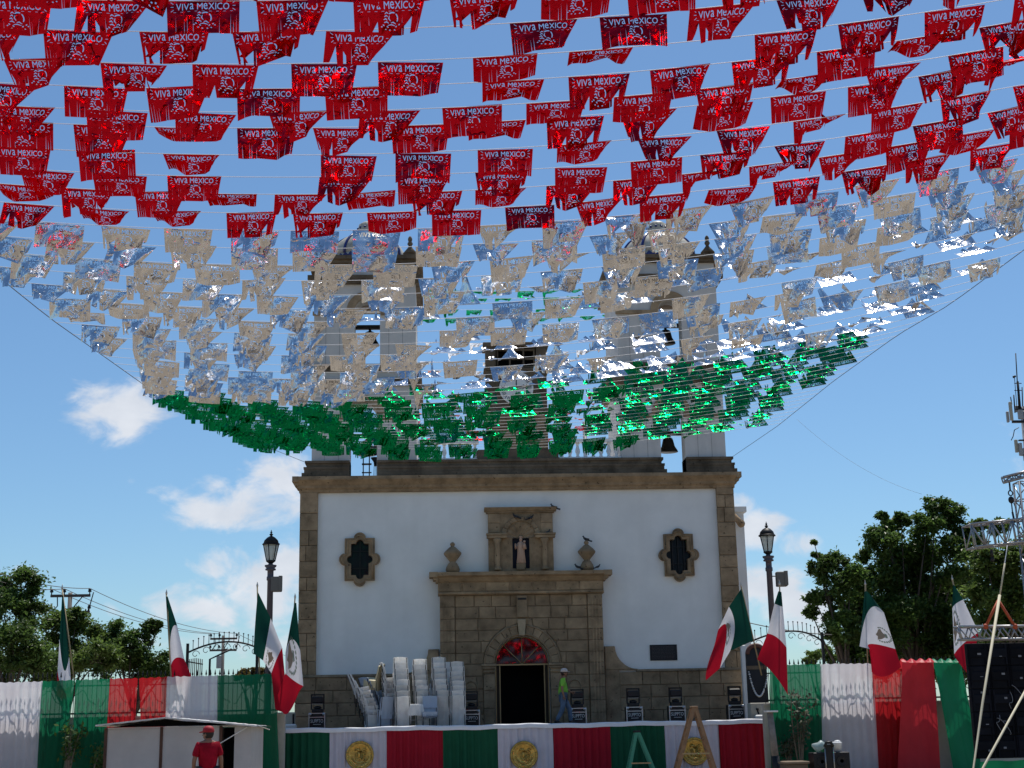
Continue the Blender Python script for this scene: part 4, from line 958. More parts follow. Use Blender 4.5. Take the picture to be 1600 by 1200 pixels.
# ------------------------------------------------------------------ street lamps
lamp_post_m = mat('lamp_post_paint', (.09, .08, .10), .5, .2); lamp_glass = mat('lamp_glass', (.62, .66, .62), .15, 0, transl=.3, sheer=.25)
def street_lamp(top, boxpx, sgn, lb):
    p = P(*top, 45); x, y = p.x, 46.2; k = 46.2/45; H = 1.6+(p.z-1.6)*k; x = p.x*k
    t = thing('street_lamp', lb, 'street lamp', (x, y, 0), 'lantern lamps beside the church')
    zl = H-1.02
    MB().lathe([(.20, 0), (.2, .3), (.13, .4), (.11, 1.0), (.095, zl-.62), (.12, zl-.60), (.12, zl-.5), (.10, zl-.48), (.10, zl-.3), (.17, zl-.28), (.17, zl-.24), (.13, zl-.22), (.19, zl-.16), (.19, zl-.12), (.08, zl-.1), (.05, zl-.02)], (x, y, 0), 16).build('post', lamp_post_m, t)
    q = MB(); q.lathe([(.10, zl-.02), (.13, zl+.02), (.24, zl+.52), (.24, zl+.53)], (x, y, 0), 6, 0, False, rot=.3); q.build('lantern_glass', lamp_glass, t)
    q = MB()
    for i in range(6):
        a = 2*math.pi*i/6+.3; q.tube([(x+.135*math.cos(a), y+.135*math.sin(a), zl), (x+.25*math.cos(a), y+.25*math.sin(a), zl+.54)], .016, 5)
    q.lathe([(.05, zl-.08), (.15, zl+.0), (.15, zl+.03), (.10, zl+.04)], (x, y, 0), 12); q.lathe([(.27, zl+.53), (.29, zl+.55), (.27, zl+.58)], (x, y, 0), 12); q.build('lantern_frame', iron, t)
    q = MB(); q.lathe([(.25, zl+.58), (.22, zl+.68), (.13, zl+.77), (.06, zl+.81), (.03, zl+.83), (.06, zl+.86), (.06, zl+.88), (.02, zl+.9), (.04, zl+.94), (.015, zl+.97), (.01, zl+1.02)], (x, y, 0), 14); q.build('lantern_cap', iron, t)
    c = P(*boxpx, y); q = MB(); q.box(c.x-.17, c.x+.17, y-.12, y+.12, c.z-.24, c.z+.24, bev=.02); q.tube([(x, y, c.z+.1), (c.x, y, c.z+.1)], .02, 5); q.box(c.x+.08, c.x+.19, y-.14, y+.0, c.z-.2, c.z+.26); q.build('side_box', mat('box_grey', (.15, .14, .13), .6), t)
street_lamp((424, 828), (432, 913), 1, 'lantern street lamp on the left of the church with a box on its right')
street_lamp((1197, 815), (1221, 905), 1, 'lantern street lamp on the right of the church with a square box')

# ------------------------------------------------------------------ flags
fl_g, fl_w, fl_r = cloth('flag_green', (.006, .055, .042), .3), cloth('flag_white', (.74, .74, .80), .4), cloth('flag_red', (.42, .008, .025), .35)
emb_m = mat('emblem_brown', (.30, .25, .20), .7, transl=.3); emb_g = mat('emblem_green', (.24, .30, .25), .7, transl=.3)
pole_m = mat('flag_pole', (.36, .29, .17), .5); tip_m = mat('pole_tip', (.55, .5, .45), .35, .5)
def qbez(a, b, c, t): return [(1-t)*(1-t)*p+2*t*(1-t)*(2*q-.5*p-.5*r)+t*t*r if False else (1-t)*(1-2*t)*p+4*t*(1-t)*q+t*(2*t-1)*r for p, q, r in zip(a, b, c)]
def flag(label, Y, lines, pole, emb=None, fold=.10):
    """lines: hoist, green/white, white/red and fly edge, three survey points each; pole: two survey points"""
    a, base = P(*pole[0], Y), P(*pole[1], FY+.24)
    t = thing('flag', label, 'flag', base, 'tricolour flags along the railings')
    MB().tube([a, base], .022, 7).build('pole', pole_m, t)
    q = MB(); q.lathe([(.02, -.02), (.028, .0), (.034, .03), (.015, .09), (.004, .15)], a, 8); q.build('pole_tip', tip_m, t)
    nu, nv = 10, 14; sd_ = rnd.uniform(0, 9); q = MB()
    G = []
    for s_ in range(3):
        for i in range(nu+(s_ == 2)):
            f_ = i/nu; row = []
            for j in range(nv+1):
                A, B_ = qbez(*lines[s_], j/nv), qbez(*lines[s_+1], j/nv)
                px, py = lerp(A[0], B_[0], f_), lerp(A[1], B_[1], f_)
                U = (s_+f_)/3; v = j/nv
                dep = -.06-fold*(.9*math.sin(v*6.5+U*2.4+sd_)*min(1, U*3)+.5*math.sin(U*9+v*3+sd_))
                row.append(P(px, py, Y+dep))
            G.append(row)
    for s_, m in enumerate((fl_g, fl_w, fl_r)):
        MB().grid(G[s_*nu:(s_+1)*nu+1]).build(('green_stripe', 'white_stripe', 'red_stripe')[s_], m, t)
    if emb:      # eagle and half wreath printed on the white stripe, following the cloth
        u0, v0, ru, rv = emb; q = MB(); q2 = MB()
        def on(u, v):
            r_ = (1+u)*nu; i = min(2*nu-1, max(nu, int(r_))); fr = r_-i; c_ = min(.9999, max(0, v))*nv; j = int(c_); fc = c_-j
            p = G[i][j].lerp(G[i+1][j], fr).lerp(G[i][j+1].lerp(G[i+1][j+1], fr), fc); return p+Vector((0, -.012, 0))
        def patch(pts, qq): qq.add([on(u0+x*ru, v0+y*rv) for x, y in pts], [tuple(range(len(pts)))])
        patch([(-.25, -.5), (.1, -.75), (.3, -.5), (.75, -.55), (.6, -.1), (.25, .3), (-.1, .35), (-.35, .1), (-.75, -.1), (-.6, -.35)], q)
        patch([(-.3, .3), (.3, .35), (.2, .6), (-.25, .55)], q2)
        for i in range(15):
            a_ = R(-20+220*i/14); c_ = (.9*math.cos(a_), .9*math.sin(a_)); patch([(c_[0]-.12, c_[1]), (c_[0], c_[1]-.13), (c_[0]+.12, c_[1]), (c_[0], c_[1]+.13)], q2)
        q.build('eagle_emblem', emb_m, t); q2.build('emblem_wreath', emb_g, t)
flag('closed flag hanging at the far left before the trees, mostly green', 44.3, [[(97, 930), (98, 930), (99, 930)], [(93, 1000), (100, 1047), (108, 1026)], [(90, 1048), (98, 1075), (111, 1068)], [(88, 1085), (98, 1092), (112, 1088)]], [(97, 920), (117, 1070)], fold=.06)
flag('narrow flag hanging between the trees and the iron arch on the left', 44.3, [[(259, 932), (260.5, 932), (262, 932)], [(265, 1030), (268, 986), (277, 978)], [(267, 1040), (275, 1028), (288, 1030)], [(268, 1068), (284, 1066), (299, 1056)]], [(260, 928), (268, 1070)], fold=.06)
flag('wide flag in front of the left lamp post with green side to the left', 43.8, [[(403, 925), (399, 970), (396, 1021)], [(423, 966), (417, 1000), (411, 1032)], [(441, 1012), (432, 1030), (424, 1052)], [(447, 1075), (448, 1108), (430, 1108)]], [(402, 916), (406, 1075)], (.55, .75, .35, .3))
flag('flag hanging against the left corner of the church with its emblem showing', 43.4, [[(460, 942), (461, 942), (463, 942)], [(446, 1020), (456, 999), (469, 1016)], [(446, 1052), (460, 1064), (474, 1072)], [(434, 1086), (447, 1116), (468, 1078)]], [(461, 934), (450, 1085)], (.4, .38, .5, .36), fold=.07)
flag('flag blown out to the left at the right corner of the church', 43.4, [[(1158, 920), (1168, 960), (1177, 1001)], [(1139, 948), (1148, 978), (1141, 1017)], [(1122, 984), (1136, 982), (1125, 1044)], [(1116, 1010), (1105, 1042), (1103, 1063)]], [(1158, 916), (1190, 1055)], (.8, .5, .3, .3), fold=.07)
flag('limp flag with a long red tail beside the right lamp post', 43.2, [[(1216, 924), (1218, 924), (1221, 925)], [(1210, 943), (1217, 946), (1223, 948)], [(1199, 990), (1214, 996), (1229, 1012)], [(1183, 1030), (1208, 1052), (1231, 1086)]], [(1218, 914), (1221, 1000)], fold=.08)
flag('big flag before the dark trees on the right with white and red square to us', 43.4, [[(1351, 924), (1354, 924), (1357, 926)], [(1343, 1010), (1358, 953), (1381, 957)], [(1359, 1014), (1362, 1006), (1399, 1014)], [(1362, 1050), (1382, 1057), (1408, 1042)]], [(1352, 914), (1356, 1044)], (.72, .8, .2, .2), fold=.08)
flag('flag hanging beside the left edge of the dark screen', 43.4, [[(1489, 914), (1490, 914), (1492, 916)], [(1488, 950), (1494, 943), (1505, 937)], [(1491, 1022), (1505, 1006), (1529, 988)], [(1494, 1030), (1508, 1048), (1516, 1058)]], [(1488, 906), (1512, 1000)], (.5, .22, .4, .3), fold=.06)

# ------------------------------------------------------------------ iron gate arches behind the railings
def gate_arch(pxl, pxm, pxr, Y, lb, spikes):
    a, m, b = P(*pxl, Y), P(*pxm, Y), P(*pxr, Y)
    t = thing('gate_arch', lb, 'gate arch', (a.x, Y, 0), 'wrought iron gate arches')
    def q(u): return Vector(qbez(a, m, b, u))
    MB().tube([q(i/24) for i in range(25)], .035, 6).build('arch_bar', iron, t)
    mb = MB()
    for i in range(1, spikes):
        p = q(i/spikes); mb.tube([p, p+Vector((0, 0, .34))], [.014, .014], 5); mb.ball(p+Vector((0, 0, .36)), .03, 6)
    mb.build('spike', iron, t)
    mb = MB()
    for i in range(1, spikes, 2):
        p = q((i+.5)/spikes)+Vector((0, 0, -.2)); mb.tube([p+Vector((.16*math.cos(w)*(1-w/9), 0, .16*math.sin(w)*(1-w/9))) for w in np.linspace(0, 6, 13)], .012, 4)
    mb.build('scroll', iron, t)
    for p in (a, b): MB().box(p.x-.05, p.x+.05, Y-.05, Y+.05, 0, p.z+.35).build('post', iron, t)
    return a, b
gate_arch((293, 1020), (350, 1003), (402, 1012), 56, 'black iron gate arch with spikes behind the drapes left of the church', 14)
gate_arch((1170, 1004), (1236, 986), (1285, 1002), 56, 'black iron gate arch with spikes behind the drapes right of the church', 15)
t = thing('gate_leaf', 'open black iron gate leaf standing behind the left drapes below the arch', 'gate', (P(305, 1040, 55).x, 55, 0))
for px in np.linspace(296, 316, 8):
    p = P(float(px), 1028+abs(px-306)*.2, 55); MB().tube([(p.x, 55, 0), (p.x, 55, p.z)], .018, 5).build('bar', iron, t)
p, p2 = P(294, 1034, 55), P(317, 1038, 55); MB().tube([p, p2], .025, 5).build('rail', iron, t); MB().tube([p-Vector((0, 0, 1.6)), p2-Vector((0, 0, 1.6))], .025, 5).build('rail', iron, t)
a, b, c = P(327, 1053, 54), P(328, 1030, 54), P(362, 1014, 54)
tag(MB().tube([(a.x, 54, 0), b, c], .04, 6).build('support_strut', iron), 'bent iron strut rising beside the far utility pole', 'strut')

# ------------------------------------------------------------------ utility poles and wires
conc = mat('pole_concrete', (.20, .18, .16), .85)
def upole(px, top, arms, Y, lb):
    p = P(px, top, Y)
    t = thing('utility_pole', lb, 'utility pole', (p.x, Y, 0), 'utility poles left of the church'); ends = []
    MB().tube([(p.x, Y, 0), (p.x, Y, p.z)], [.17, .11], 8).build('pole_shaft', conc, t)
    for (xa, xb, py) in arms:
        a, b = P(xa, py, Y), P(xb, py-1.5, Y); m = MB(); dx = (b-a).normalized()
        m.box(a.x, b.x, Y-.16, Y-.05, a.z-.09, a.z+.05); m.build('crossarm', mat('arm_wood', (.09, .07, .06), .8), t)
        for f_ in (0.02, .34, .98):
            q = a.lerp(b, f_); z0 = a.z+.05; m = MB(); m.lathe([(.03, 0), (.03, .1), (.09, .12), (.1, .16), (.07, .2), (.09, .24), (.05, .3)], (q.x, Y-.1, z0), 8); m.build('insulator', iron, t); ends.append(Vector((q.x, Y-.1, z0+.3)))
    a0 = arms[0]; q = P(a0[1]-12, a0[2]+1, Y); m = MB(); m.tube([(q.x, Y-.1, q.z), (p.x, Y-.1, q.z-.85)], .03, 5); m.build('arm_brace', iron, t)
    m = MB(); m.tube([(ends[2].x+.2, Y-.1, ends[2].z-.2), (ends[2].x+.05, Y-.15, ends[2].z-.9), (ends[2].x-.1, Y-.1, ends[2].z-1.3)], .03, 5); m.tube([(ends[0].x+.3, Y-.1, ends[0].z-.3), (ends[0].x+.35, Y-.15, ends[0].z-.9), (ends[0].x+.05, Y-.1, ends[0].z-1.2)], .03, 5); m.build('jumper_wire', iron, t)
    return t, p, ends
_, pa, ea = upole(110, 926, [(80, 142, 931), (79, 141, 957)], 76, 'near utility pole with two crossarms rising behind the left trees')
tp, pb, eb = upole(349, 993, [(329, 371, 998), (328, 370, 1016)], 108, 'far utility pole seen under the iron arch')
MB().box(pb.x-.4, pb.x-.05, 107.6, 107.9, pb.z-2.4, pb.z-1.5).build('transformer', steel_gray, tp)
def wire(a, b, sag, lb, r=.018):
    pts = [a.lerp(b, i/16)-Vector((0, 0, sag*4*(i/16)*(1-i/16))) for i in range(17)]
    o = MB().tube(pts, r, 4).build('power_line', cable_m); tag(o, lb, 'power line', 'power lines left of the church')
for k, nm in ((0, 'lowest'), (1, 'middle'), (2, 'topmost')):
    wire(ea[k], eb[k], .5, f'{nm} thin power line from the near to the far utility pole')
    s_ = P(-30, (905, 898, 886)[k], 62); wire(s_, ea[k], .25, f'{nm} thin power line coming in from the left edge to the near pole')
wire(eb[2], P(520, 1048, 150), .3, 'thin power line from the far utility pole to behind the church')
wire(P(1150, 968, 57), P(1300, 992, 57), .1, 'thin wire behind the flags right of the church')
wire(P(1245, 655, 70), P(1440, 772, 64), .5, 'thin wire sloping down the sky to the big tree', .005)

# ------------------------------------------------------------------ trees
leaf_m = mat('leaves', (.085, .145, .032), .45, var=.6, vscale=.9, transl=.5, spec=.35)
leaf_y = mat('leaves_light', (.115, .175, .04), .45, var=.5, vscale=1.1, transl=.52, spec=.35)
bark = mat('bark', (.09, .07, .055), .9, var=.3, bump=.4)
def tree(label, clumps, trunkpx, Y, m, leaf=.21, dens=1.0, group='trees beyond the railings', cat='tree', name='tree', trunk_r=.22):
    """clumps: (px, py, radius px)"""
    r_ = random.Random(int(clumps[0][0]*7+clumps[0][1])); base = P(trunkpx, 1100, Y); base.z = 0
    t = thing(name, label, cat, base, group)
    top = P(sum(c[0] for c in clumps)/len(clumps), sum(c[1] for c in clumps)/len(clumps), Y)
    fork = Vector((lerp(base.x, top.x, .4), Y, max(1.2*(trunk_r > .1), top.z*.45)))
    m1 = MB(); m1.tube([base, base.lerp(fork, .5)+Vector((.08, .05, 0)), fork], [trunk_r*1.2, trunk_r, trunk_r*.8], 9)
    vs = []; fs = []
    for (px, py, rp) in clumps:
        R_ = rp*1.12/FPX*Y; c = P(px, py, Y+r_.uniform(-1, 1)*R_*1.2); 
        mid = fork.lerp(c, .5)+Vector((r_.uniform(-.2, .2), r_.uniform(-.2, .2), .1*R_)); m1.tube([fork, mid, c], [trunk_r*.42, trunk_r*.22, trunk_r*.07], 6)
        subs = []
        for k in range(max(5, int(18*dens))):
            while True:
                d = Vector((r_.uniform(-1, 1), r_.uniform(-1, 1), r_.uniform(-1, 1)))
                if .3 < d.length < 1: break
            sc = c+Vector((d.x, d.y, d.z*.85))*R_*.85; sr = R_*r_.uniform(.24, .46); subs.append((sc, sr))
            if r_.random() < .6: m1.tube([c.lerp(sc, .1), sc], [trunk_r*.08, trunk_r*.04], 4)
        for sc, sr in subs:
            n = min(480, int(66*dens*(sr/leaf)**2)+22)
            for k in range(n):
                d = Vector((r_.gauss(0, 1), r_.gauss(0, 1), r_.gauss(0, 1))).normalized()*sr*min(1.9, abs(r_.gauss(.35, .55)))
                d.z *= .75
                p = sc+d; L = leaf*r_.uniform(.6, 1.25)
                ax = Vector((r_.gauss(0, 1), r_.gauss(0, 1), r_.gauss(-.25, .7))).normalized(); bx = ax.cross(Vector((r_.gauss(0, .5), r_.gauss(0, .5), 1))).normalized()
                b = len(vs); nn = ax.cross(bx)*L*.12
                vs += [p-ax*L*.5, p+bx*L*.27-nn, p+ax*L*.5, p-bx*L*.27-nn]; fs.append((b, b+1, b+2, b+3))
    m1.build('trunk', bark, t)
    q = MB(); q.add(vs, fs); q.build('crown', m, t)
    return t
tree('tall tree at the far left edge before the utility pole', [(28, 918, 34), (6, 960, 40), (48, 955, 26), (20, 1010, 46), (-20, 930, 40), (36, 898, 12), (0, 1050, 40), (52, 1030, 36)], 15, 66, leaf_m)
tree('rounded bush-like tree behind the far left flag', [(80, 985, 30), (118, 970, 24), (135, 1000, 34), (95, 1030, 40), (150, 1035, 36), (70, 1050, 34), (122, 958, 10)], 105, 70, leaf_y)
tree('tree with arching twigs left of the iron arch', [(185, 990, 22), (205, 1010, 32), (175, 1030, 36), (235, 980, 13), (240, 1035, 24), (215, 1045, 30), (248, 976, 6), (258, 1048, 14)], 205, 72, leaf_m)
tree('small yellowish tree just visible over the drape under the iron arch', [(382, 1052, 9), (400, 1050, 10), (414, 1053, 8), (392, 1062, 12), (372, 1058, 6)], 395, 80, mat('leaves_yellow', (.16, .12, .03), .6, transl=.4, var=.4), .2)
tree('tallest dark tree on the right with a stepped top behind the big flag', [(1462, 788, 20), (1450, 812, 26), (1486, 806, 22), (1508, 830, 24), (1390, 826, 22), (1378, 806, 10), (1408, 812, 14), (1372, 850, 28), (1430, 860, 44), (1480, 880, 46), (1370, 905, 36), (1420, 930, 50), (1500, 930, 50), (1350, 870, 14), (1440, 990, 52), (1420, 880, 36), (1455, 930, 40), (1355, 905, 26), (1348, 940, 32), (1368, 1015, 44), (1410, 1032, 46), (1465, 1035, 46), (1520, 1020, 44), (1400, 960, 44), (1470, 960, 44), (1380, 985, 40), (1500, 1000, 50)], 1430, 64, leaf_m, .22, 1.0)
tree('lower ragged tree just right of the right lamp post', [(1285, 890, 22), (1310, 880, 22), (1275, 868, 7), (1328, 905, 30), (1300, 925, 34), (1272, 935, 14), (1272, 848, 4), (1345, 955, 36), (1320, 985, 30), (1300, 965, 14), (1268, 958, 12), (1335, 1020, 34), (1360, 1030, 30)], 1335, 62, leaf_m, .21)
tree('lighter green tree behind the truss at the right edge', [(1555, 900, 34), (1590, 880, 34), (1540, 870, 20), (1525, 925, 26), (1575, 945, 40), (1610, 930, 40), (1560, 985, 40), (1600, 1000, 40), (1535, 850, 14), (1560, 825, 16), (1530, 820, 12), (1620, 860, 40)], 1575, 58, leaf_y, .21)
tree('small round tree under the right iron arch', [(1272, 1026, 12), (1290, 1020, 12), (1300, 1030, 12), (1262, 1034, 7)], 1285, 75, leaf_y, .22)

# unseen trees added behind the viewer to darken the foil's reflections (seen only mirrored in the foil and the door glass)
leaf_r = mat('leaves_rear', (.035, .06, .016), .5, transl=.3, var=.4)
for k, (x, y, h) in enumerate(((-20, -26, 9), (-11, -32, 10.5), (-3, -29, 8.5), (6, -31, 10), (14, -27, 9.5), (24, -30, 11))):
    r_ = random.Random(k); t = thing('tree', f'unseen dark tree added to darken foil reflections, {("first", "second", "third", "fourth", "fifth", "sixth")[k]} from the left of the church view', 'tree', (x, y, 0), 'unseen trees added for the foil reflections')
    MB().tube([(x, y, 0), (x+.2, y, h*.3), (x, y, h*.6)], [.3, .24, .12], 8).build('trunk', bark, t); q = MB()
    for i in range(3000):
        c = Vector((x+r_.gauss(0, 2.1), y+r_.gauss(0, 1.6), h*.62+r_.gauss(0, h*.16))); ax = Vector((r_.gauss(0, 1), r_.gauss(0, 1), r_.gauss(0, 1))).normalized(); bx = ax.orthogonal().normalized(); L = r_.uniform(.25, .5)
        q.add([c-ax*L, c+bx*L*.5, c+ax*L, c-bx*L*.5], [(0, 1, 2, 3)])
    q.build('crown', leaf_r, t)
# ------------------------------------------------------------------ telecom mast at the right edge
TY = 120.0
p = P(1603, 900, TY); tz = P(1590, 555, TY).z; mx_ = P(1604, 640, TY).x
t = thing('telecom_mast', 'telecom mast with panel antennas and thin whips at the right edge of the sky', 'mast', (mx_, TY, 0))
MB().tube([(mx_, TY, 0), (mx_, TY, P(1600, 636, TY).z)], [1.0, .55], 12).build('mast_shaft', steel_gray, t)
pan = mat('antenna_panel', (.34, .32, .26), .6)
def apanel(px0, px1, py0, py1, d, m=pan):
    a, b = P(px0, py0, TY-d), P(px1, py1, TY-d); MB().box(a.x, b.x, TY-d-.12, TY-d+.12, b.z, a.z, bev=.04).build('antenna_panel', m, t)
apanel(1576, 1583, 628, 657, .8); apanel(1572, 1577, 643, 660, .3, steel_gray); apanel(1586, 1594, 634, 644, -.2, steel_gray); apanel(1590, 1599, 640, 655, .6, steel_gray); apanel(1585, 1591, 687, 707, .5); apanel(1591, 1598, 692, 712, .7, steel_gray); apanel(1598, 1606, 700, 720, .7, steel_gray)
for (px, py, h_) in ((1578, 661, .1), (1582, 642, .05), (1592, 713, .05), (1588, 690, .05)): a = P(px, py, TY); MB().box(a.x, mx_+.2, TY-.7, TY-.4, a.z-h_, a.z+h_).build('platform', iron, t)
for (x0_, y0_, x1_, y1_, r_) in ((1587, 552, 1592, 640, .05), (1590, 596, 1594, 640, .11), (1585, 588, 1589, 638, .03), (1579, 620, 1581, 632, .05), (1584, 617, 1586, 645, .06), (1597, 605, 1598, 640, .05)):
    MB().tube([P(x0_, y0_, TY), P(x1_, y1_, TY)], r_, 5).build('whip_antenna', iron, t)
for y_ in (599, 610): MB().tube([P(1585, y_, TY), P(1596, y_, TY)], .04, 5).build('antenna_bracket', iron, t)
q = MB(); q.ball(P(1584, 589, TY), .12, 6); q.ball(P(1586, 588, TY), .1, 6); q.build('beacon', iron, t)
MB().tube([P(1592, 668, TY), P(1585, 672, TY), P(1583, 682, TY), P(1580, 688, TY)], .04, 5).build('loose_cable', iron, t)

# ------------------------------------------------------------------ stage truss tower, screen and rigging on the right
def truss(p0, p1, w, up, bays, parent, r=.03, nm='truss', zig=True):
    """box truss between two points: four chords and lacing"""
    d = (p1-p0).normalized(); s = d.cross(up).normalized(); u = s.cross(d).normalized(); q = MB()
    C = [(-1, -1), (1, -1), (1, 1), (-1, 1)]; pt = lambda f_, c: p0.lerp(p1, f_)+s*c[0]*w/2+u*c[1]*w/2
    for c in C: q.tube([pt(0, c), pt(1, c)], r, 6)
    for k in range(bays+1):
        for i in range(4): q.tube([pt(k/bays, C[i]), pt(k/bays, C[(i+1) % 4])], r*.6, 5)
        if k < bays:
            for i in range(4): q.tube([pt(k/bays, C[i if k % 2 else (i+1) % 4]), pt((k+1)/bays, C[(i+1) % 4 if k % 2 else i])], r*.6, 5)
    return q.build(nm, alu, parent)
VY = 38.0
t = thing('truss_tower', 'aluminium truss tower with head block, sticking up at the right edge', 'truss tower', (P(1600, 1000, VY).x, VY, 0))
xx = P(1598, 800, VY).x; zt = P(1598, 752, VY).z
truss(Vector((xx+.2, VY+.2, 0)), Vector((xx+.2, VY+.2, zt)), .42, Vector((0, 1, 0)), 16, t, .03, 'tower_truss')
a, b = P(1572, 748, VY), P(1640, 736, VY); truss(Vector((a.x, VY+.2, a.z)), Vector((b.x, VY+.2, b.z+.1)), .14, Vector((0, 0, 1)), 4, t, .035, 'head_beam')
q = MB(); a = P(1577, 752, VY); q.tube([a, a-Vector((0, 0, .26))], .025, 6); q.add(*(lambda m: (m.v, m.f))(MB().tube([a+Vector((.06*math.cos(w), 0, -.33+.07*math.sin(w))) for w in np.linspace(0, 6.28, 13)], .018, 5))); q.ball(a-Vector((0, 0, .52)), .085, 8, 0, 1, .8, 1.2)
e_ = P(1582, 800, VY); q.tube([a-Vector((0, 0, .6)), e_], .018, 5); q.tube([a+Vector((.06, 0, -.6)), e_+Vector((.1, 0, .1))], .012, 5); q.tube([e_, e_-Vector((-.03, 0, .3))], .03, 5); q.build('chain_hoist', black, t)
t = thing('truss_beam', 'horizontal aluminium truss jutting left from the truss tower before the trees', 'truss beam', P(1512, 840, VY))
a, b = P(1513, 839, VY), P(1625, 827, VY); truss(a, b, .62, Vector((0, 0, 1)), 7, t, .03, 'truss')
q = MB(); c = P(1549, 858, VY); q.tube([c, c-Vector((0, 0, .2))], .04, 6); q.ball(c-Vector((0, 0, .28)), .06, 8); q.build('hanging_lamp', black, t)
tag(MB().tube([P(1574, 852, VY-.4), P(1562, 935, VY-.4)], .012, 5).build('rope', white_paint), 'thin rope hanging from the truss beam towards the screen slings', 'rope')
LY = 34.0
s0, s1 = P(1513, 1005, LY), P(1529, 1186, LY); sx0, sx1, zt, zb = (s0.x+s1.x)/2-.05, P(1700, 1005, LY).x, s0.z, s1.z
scr = thing('led_screen', 'back of a big black screen wall hung from a truss at the right edge', 'screen', (sx0, LY, zb))
MB().box(sx0+.01, sx1-.01, LY+.121, LY+.16, zb+.01, zt-.01).build('gap_blocker', black, scr)  # black sheet added behind the panels to block light through their gaps
cols = 6; rws = 5; cw = (sx1-sx0)/cols; ch = (zt-zb)/rws; scm = mat('screen_back', (.006, .007, .011), .7, rand=.5, var=.3, vscale=4, spec=.12)
lblm = mat('label_grey', (.22, .23, .25), .6)
for i in range(cols):
    for j in range(rws):
        x0, z0 = sx0+i*cw, zb+j*ch; MB().box(x0+.006, x0+cw-.006, LY, LY+.12, z0+.006, z0+ch-.006, bev=.012).build('screen_panel', scm, scr)
        q = MB(); q.box(x0+.06, x0+cw-.06, LY-.035, LY-.001, z0+ch*.35, z0+ch*.75, bev=.012); q.box(x0+.04, x0+.07, LY-.03, LY-.001, z0+.03, z0+ch-.03); q.box(x0+cw-.07, x0+cw-.04, LY-.03, LY-.001, z0+.03, z0+ch-.03); q.build('panel_housing', scm, scr)
        q = MB(); xl = x0+cw*rnd.uniform(.3, .6); zl = z0+ch*rnd.uniform(.3, .8); q.box(xl, xl+rnd.uniform(.05, .09), LY-.045, LY-.036, zl, zl+rnd.choice((.015, .02, .045))); q.build('label', lblm, scr)
q = MB()
for k in range(9):
    x = lerp(sx0+.1, sx1-.4, rnd.random()); z = lerp(zb+.3, zt-.4, rnd.random()); q.tube([(x+.1*math.sin(w*1.3+k)+w*.05, LY-.05, z-.12*w+.06*math.cos(2*w+k)) for w in np.linspace(0, 3.2, 9)], .008, 4)
q.build('cable', lblm, scr)
t = thing('screen_truss', 'silver ladder truss above the dark screen at the right edge', 'truss beam', P(1497, 990, LY))
a, b = P(1497, 979, LY), P(1700, 977, LY); c, d = P(1503, 999, LY), P(1700, 997, LY)
q = MB(); q.tube([a, b], .03, 7); q.tube([c, d], .03, 7); q.tube([a+Vector((0, .3, 0)), b+Vector((0, .3, 0))], .03, 7); q.tube([c+Vector((0, .3, 0)), d+Vector((0, .3, 0))], .03, 7); q.build('chord', alu, t)
q = MB(); n = 9
for k in range(n):
    for dy in (0, .3):
        u0, u1 = a.lerp(b, k/n)+Vector((0, dy, 0)), a.lerp(b, (k+1)/n)+Vector((0, dy, 0)); l0, l1 = c.lerp(d, (k+.5)/n)+Vector((0, dy, 0)), c.lerp(d, (k+1)/n)+Vector((0, dy, 0))
        q.tube([u0, l0], .018, 5); q.tube([l0, u1], .018, 5)
    q.tube([a.lerp(b, k/n), a.lerp(b, k/n)+Vector((0, .3, 0))], .018, 5)
q.tube([a, c], .03, 6); q.build('lacing', alu, t)
orange = mat('orange_sling', (.40, .07, .025), .7)
ap = P(1560, 938, LY)
for px, nm in ((1540, 'left'), (1586, 'right')):
    e_ = P(px, 979, LY); q = MB(); q.tube([ap, e_], .035, 6); q.ball(e_, .07, 8); tag(q.build('sling', orange), f'{nm} orange sling of the pair carrying the screen truss', 'sling', 'orange slings over the screen')
cream_rope = mat('cream_rope', (.55, .50, .36), .7)
tag(MB().tube([P(1562, 930, LY-.3), P(1535, 1100, LY-1.6), P(1521, 1200, LY-2.6), P(1505, 1290, LY-3.4)], [.034, .028, .02, .02], 6).build('strap', cream_rope), 'cream strap running down in front of the screen from the orange slings', 'strap')
tag(MB().tube([P(1570, 880, LY-.2), P(1562, 932, LY-.2)], .02, 5).build('rope', cream_rope), 'short pale rope above the orange slings', 'rope')
tag(MB().tube([P(1640, 1010, LY-1), P(1538, 1196, LY-3), P(1500, 1270, LY-4)], .026, 6).build('strap', cream_rope), 'cream strap slanting down across the lower right of the screen', 'strap')

# ------------------------------------------------------------------ right of the church: dark arched board with a tinsel chain
BY = 47.5
t = thing('arched_board', 'dark arched wooden board standing right of the church behind a limp flag', 'board', (P(1186, 1100, BY).x, BY, 0))
a, b = P(1169, 1090, BY), P(1201, 1090, BY); za = P(1185, 1022, BY).z; cx = (a.x+b.x)/2; hw = (b.x-a.x)/2
MB().prism([(cx-hw, 0), (cx+hw, 0), (cx+hw, za)]+arc(cx, za, hw, 0, math.pi, 16)+[(cx-hw, za)], BY, BY+.08, bev=.01).build('board', mat('board_black', (.014, .016, .022), .5), t)
MB().tube([(x, BY-.03, z) for x, z in arc(cx, za, hw-.05, 0, math.pi, 16)], .07, 6).build('arch_rim', mat('rim_brown', (.12, .05, .04), .6), t)
zc = P(1185, 1043, BY).z; MB().box(cx-hw, cx+hw, BY-.03, BY-.001, zc-.06, zc+.06).build('cross_band', stone_dk, t)
q = MB(); l, m_, r_ = P(1170, 1050, BY-.1), P(1186, 1088, BY-.1), P(1200, 1052, BY-.1); pts = [Vector(qbez(l, m_, r_, i/40)) for i in range(41)]
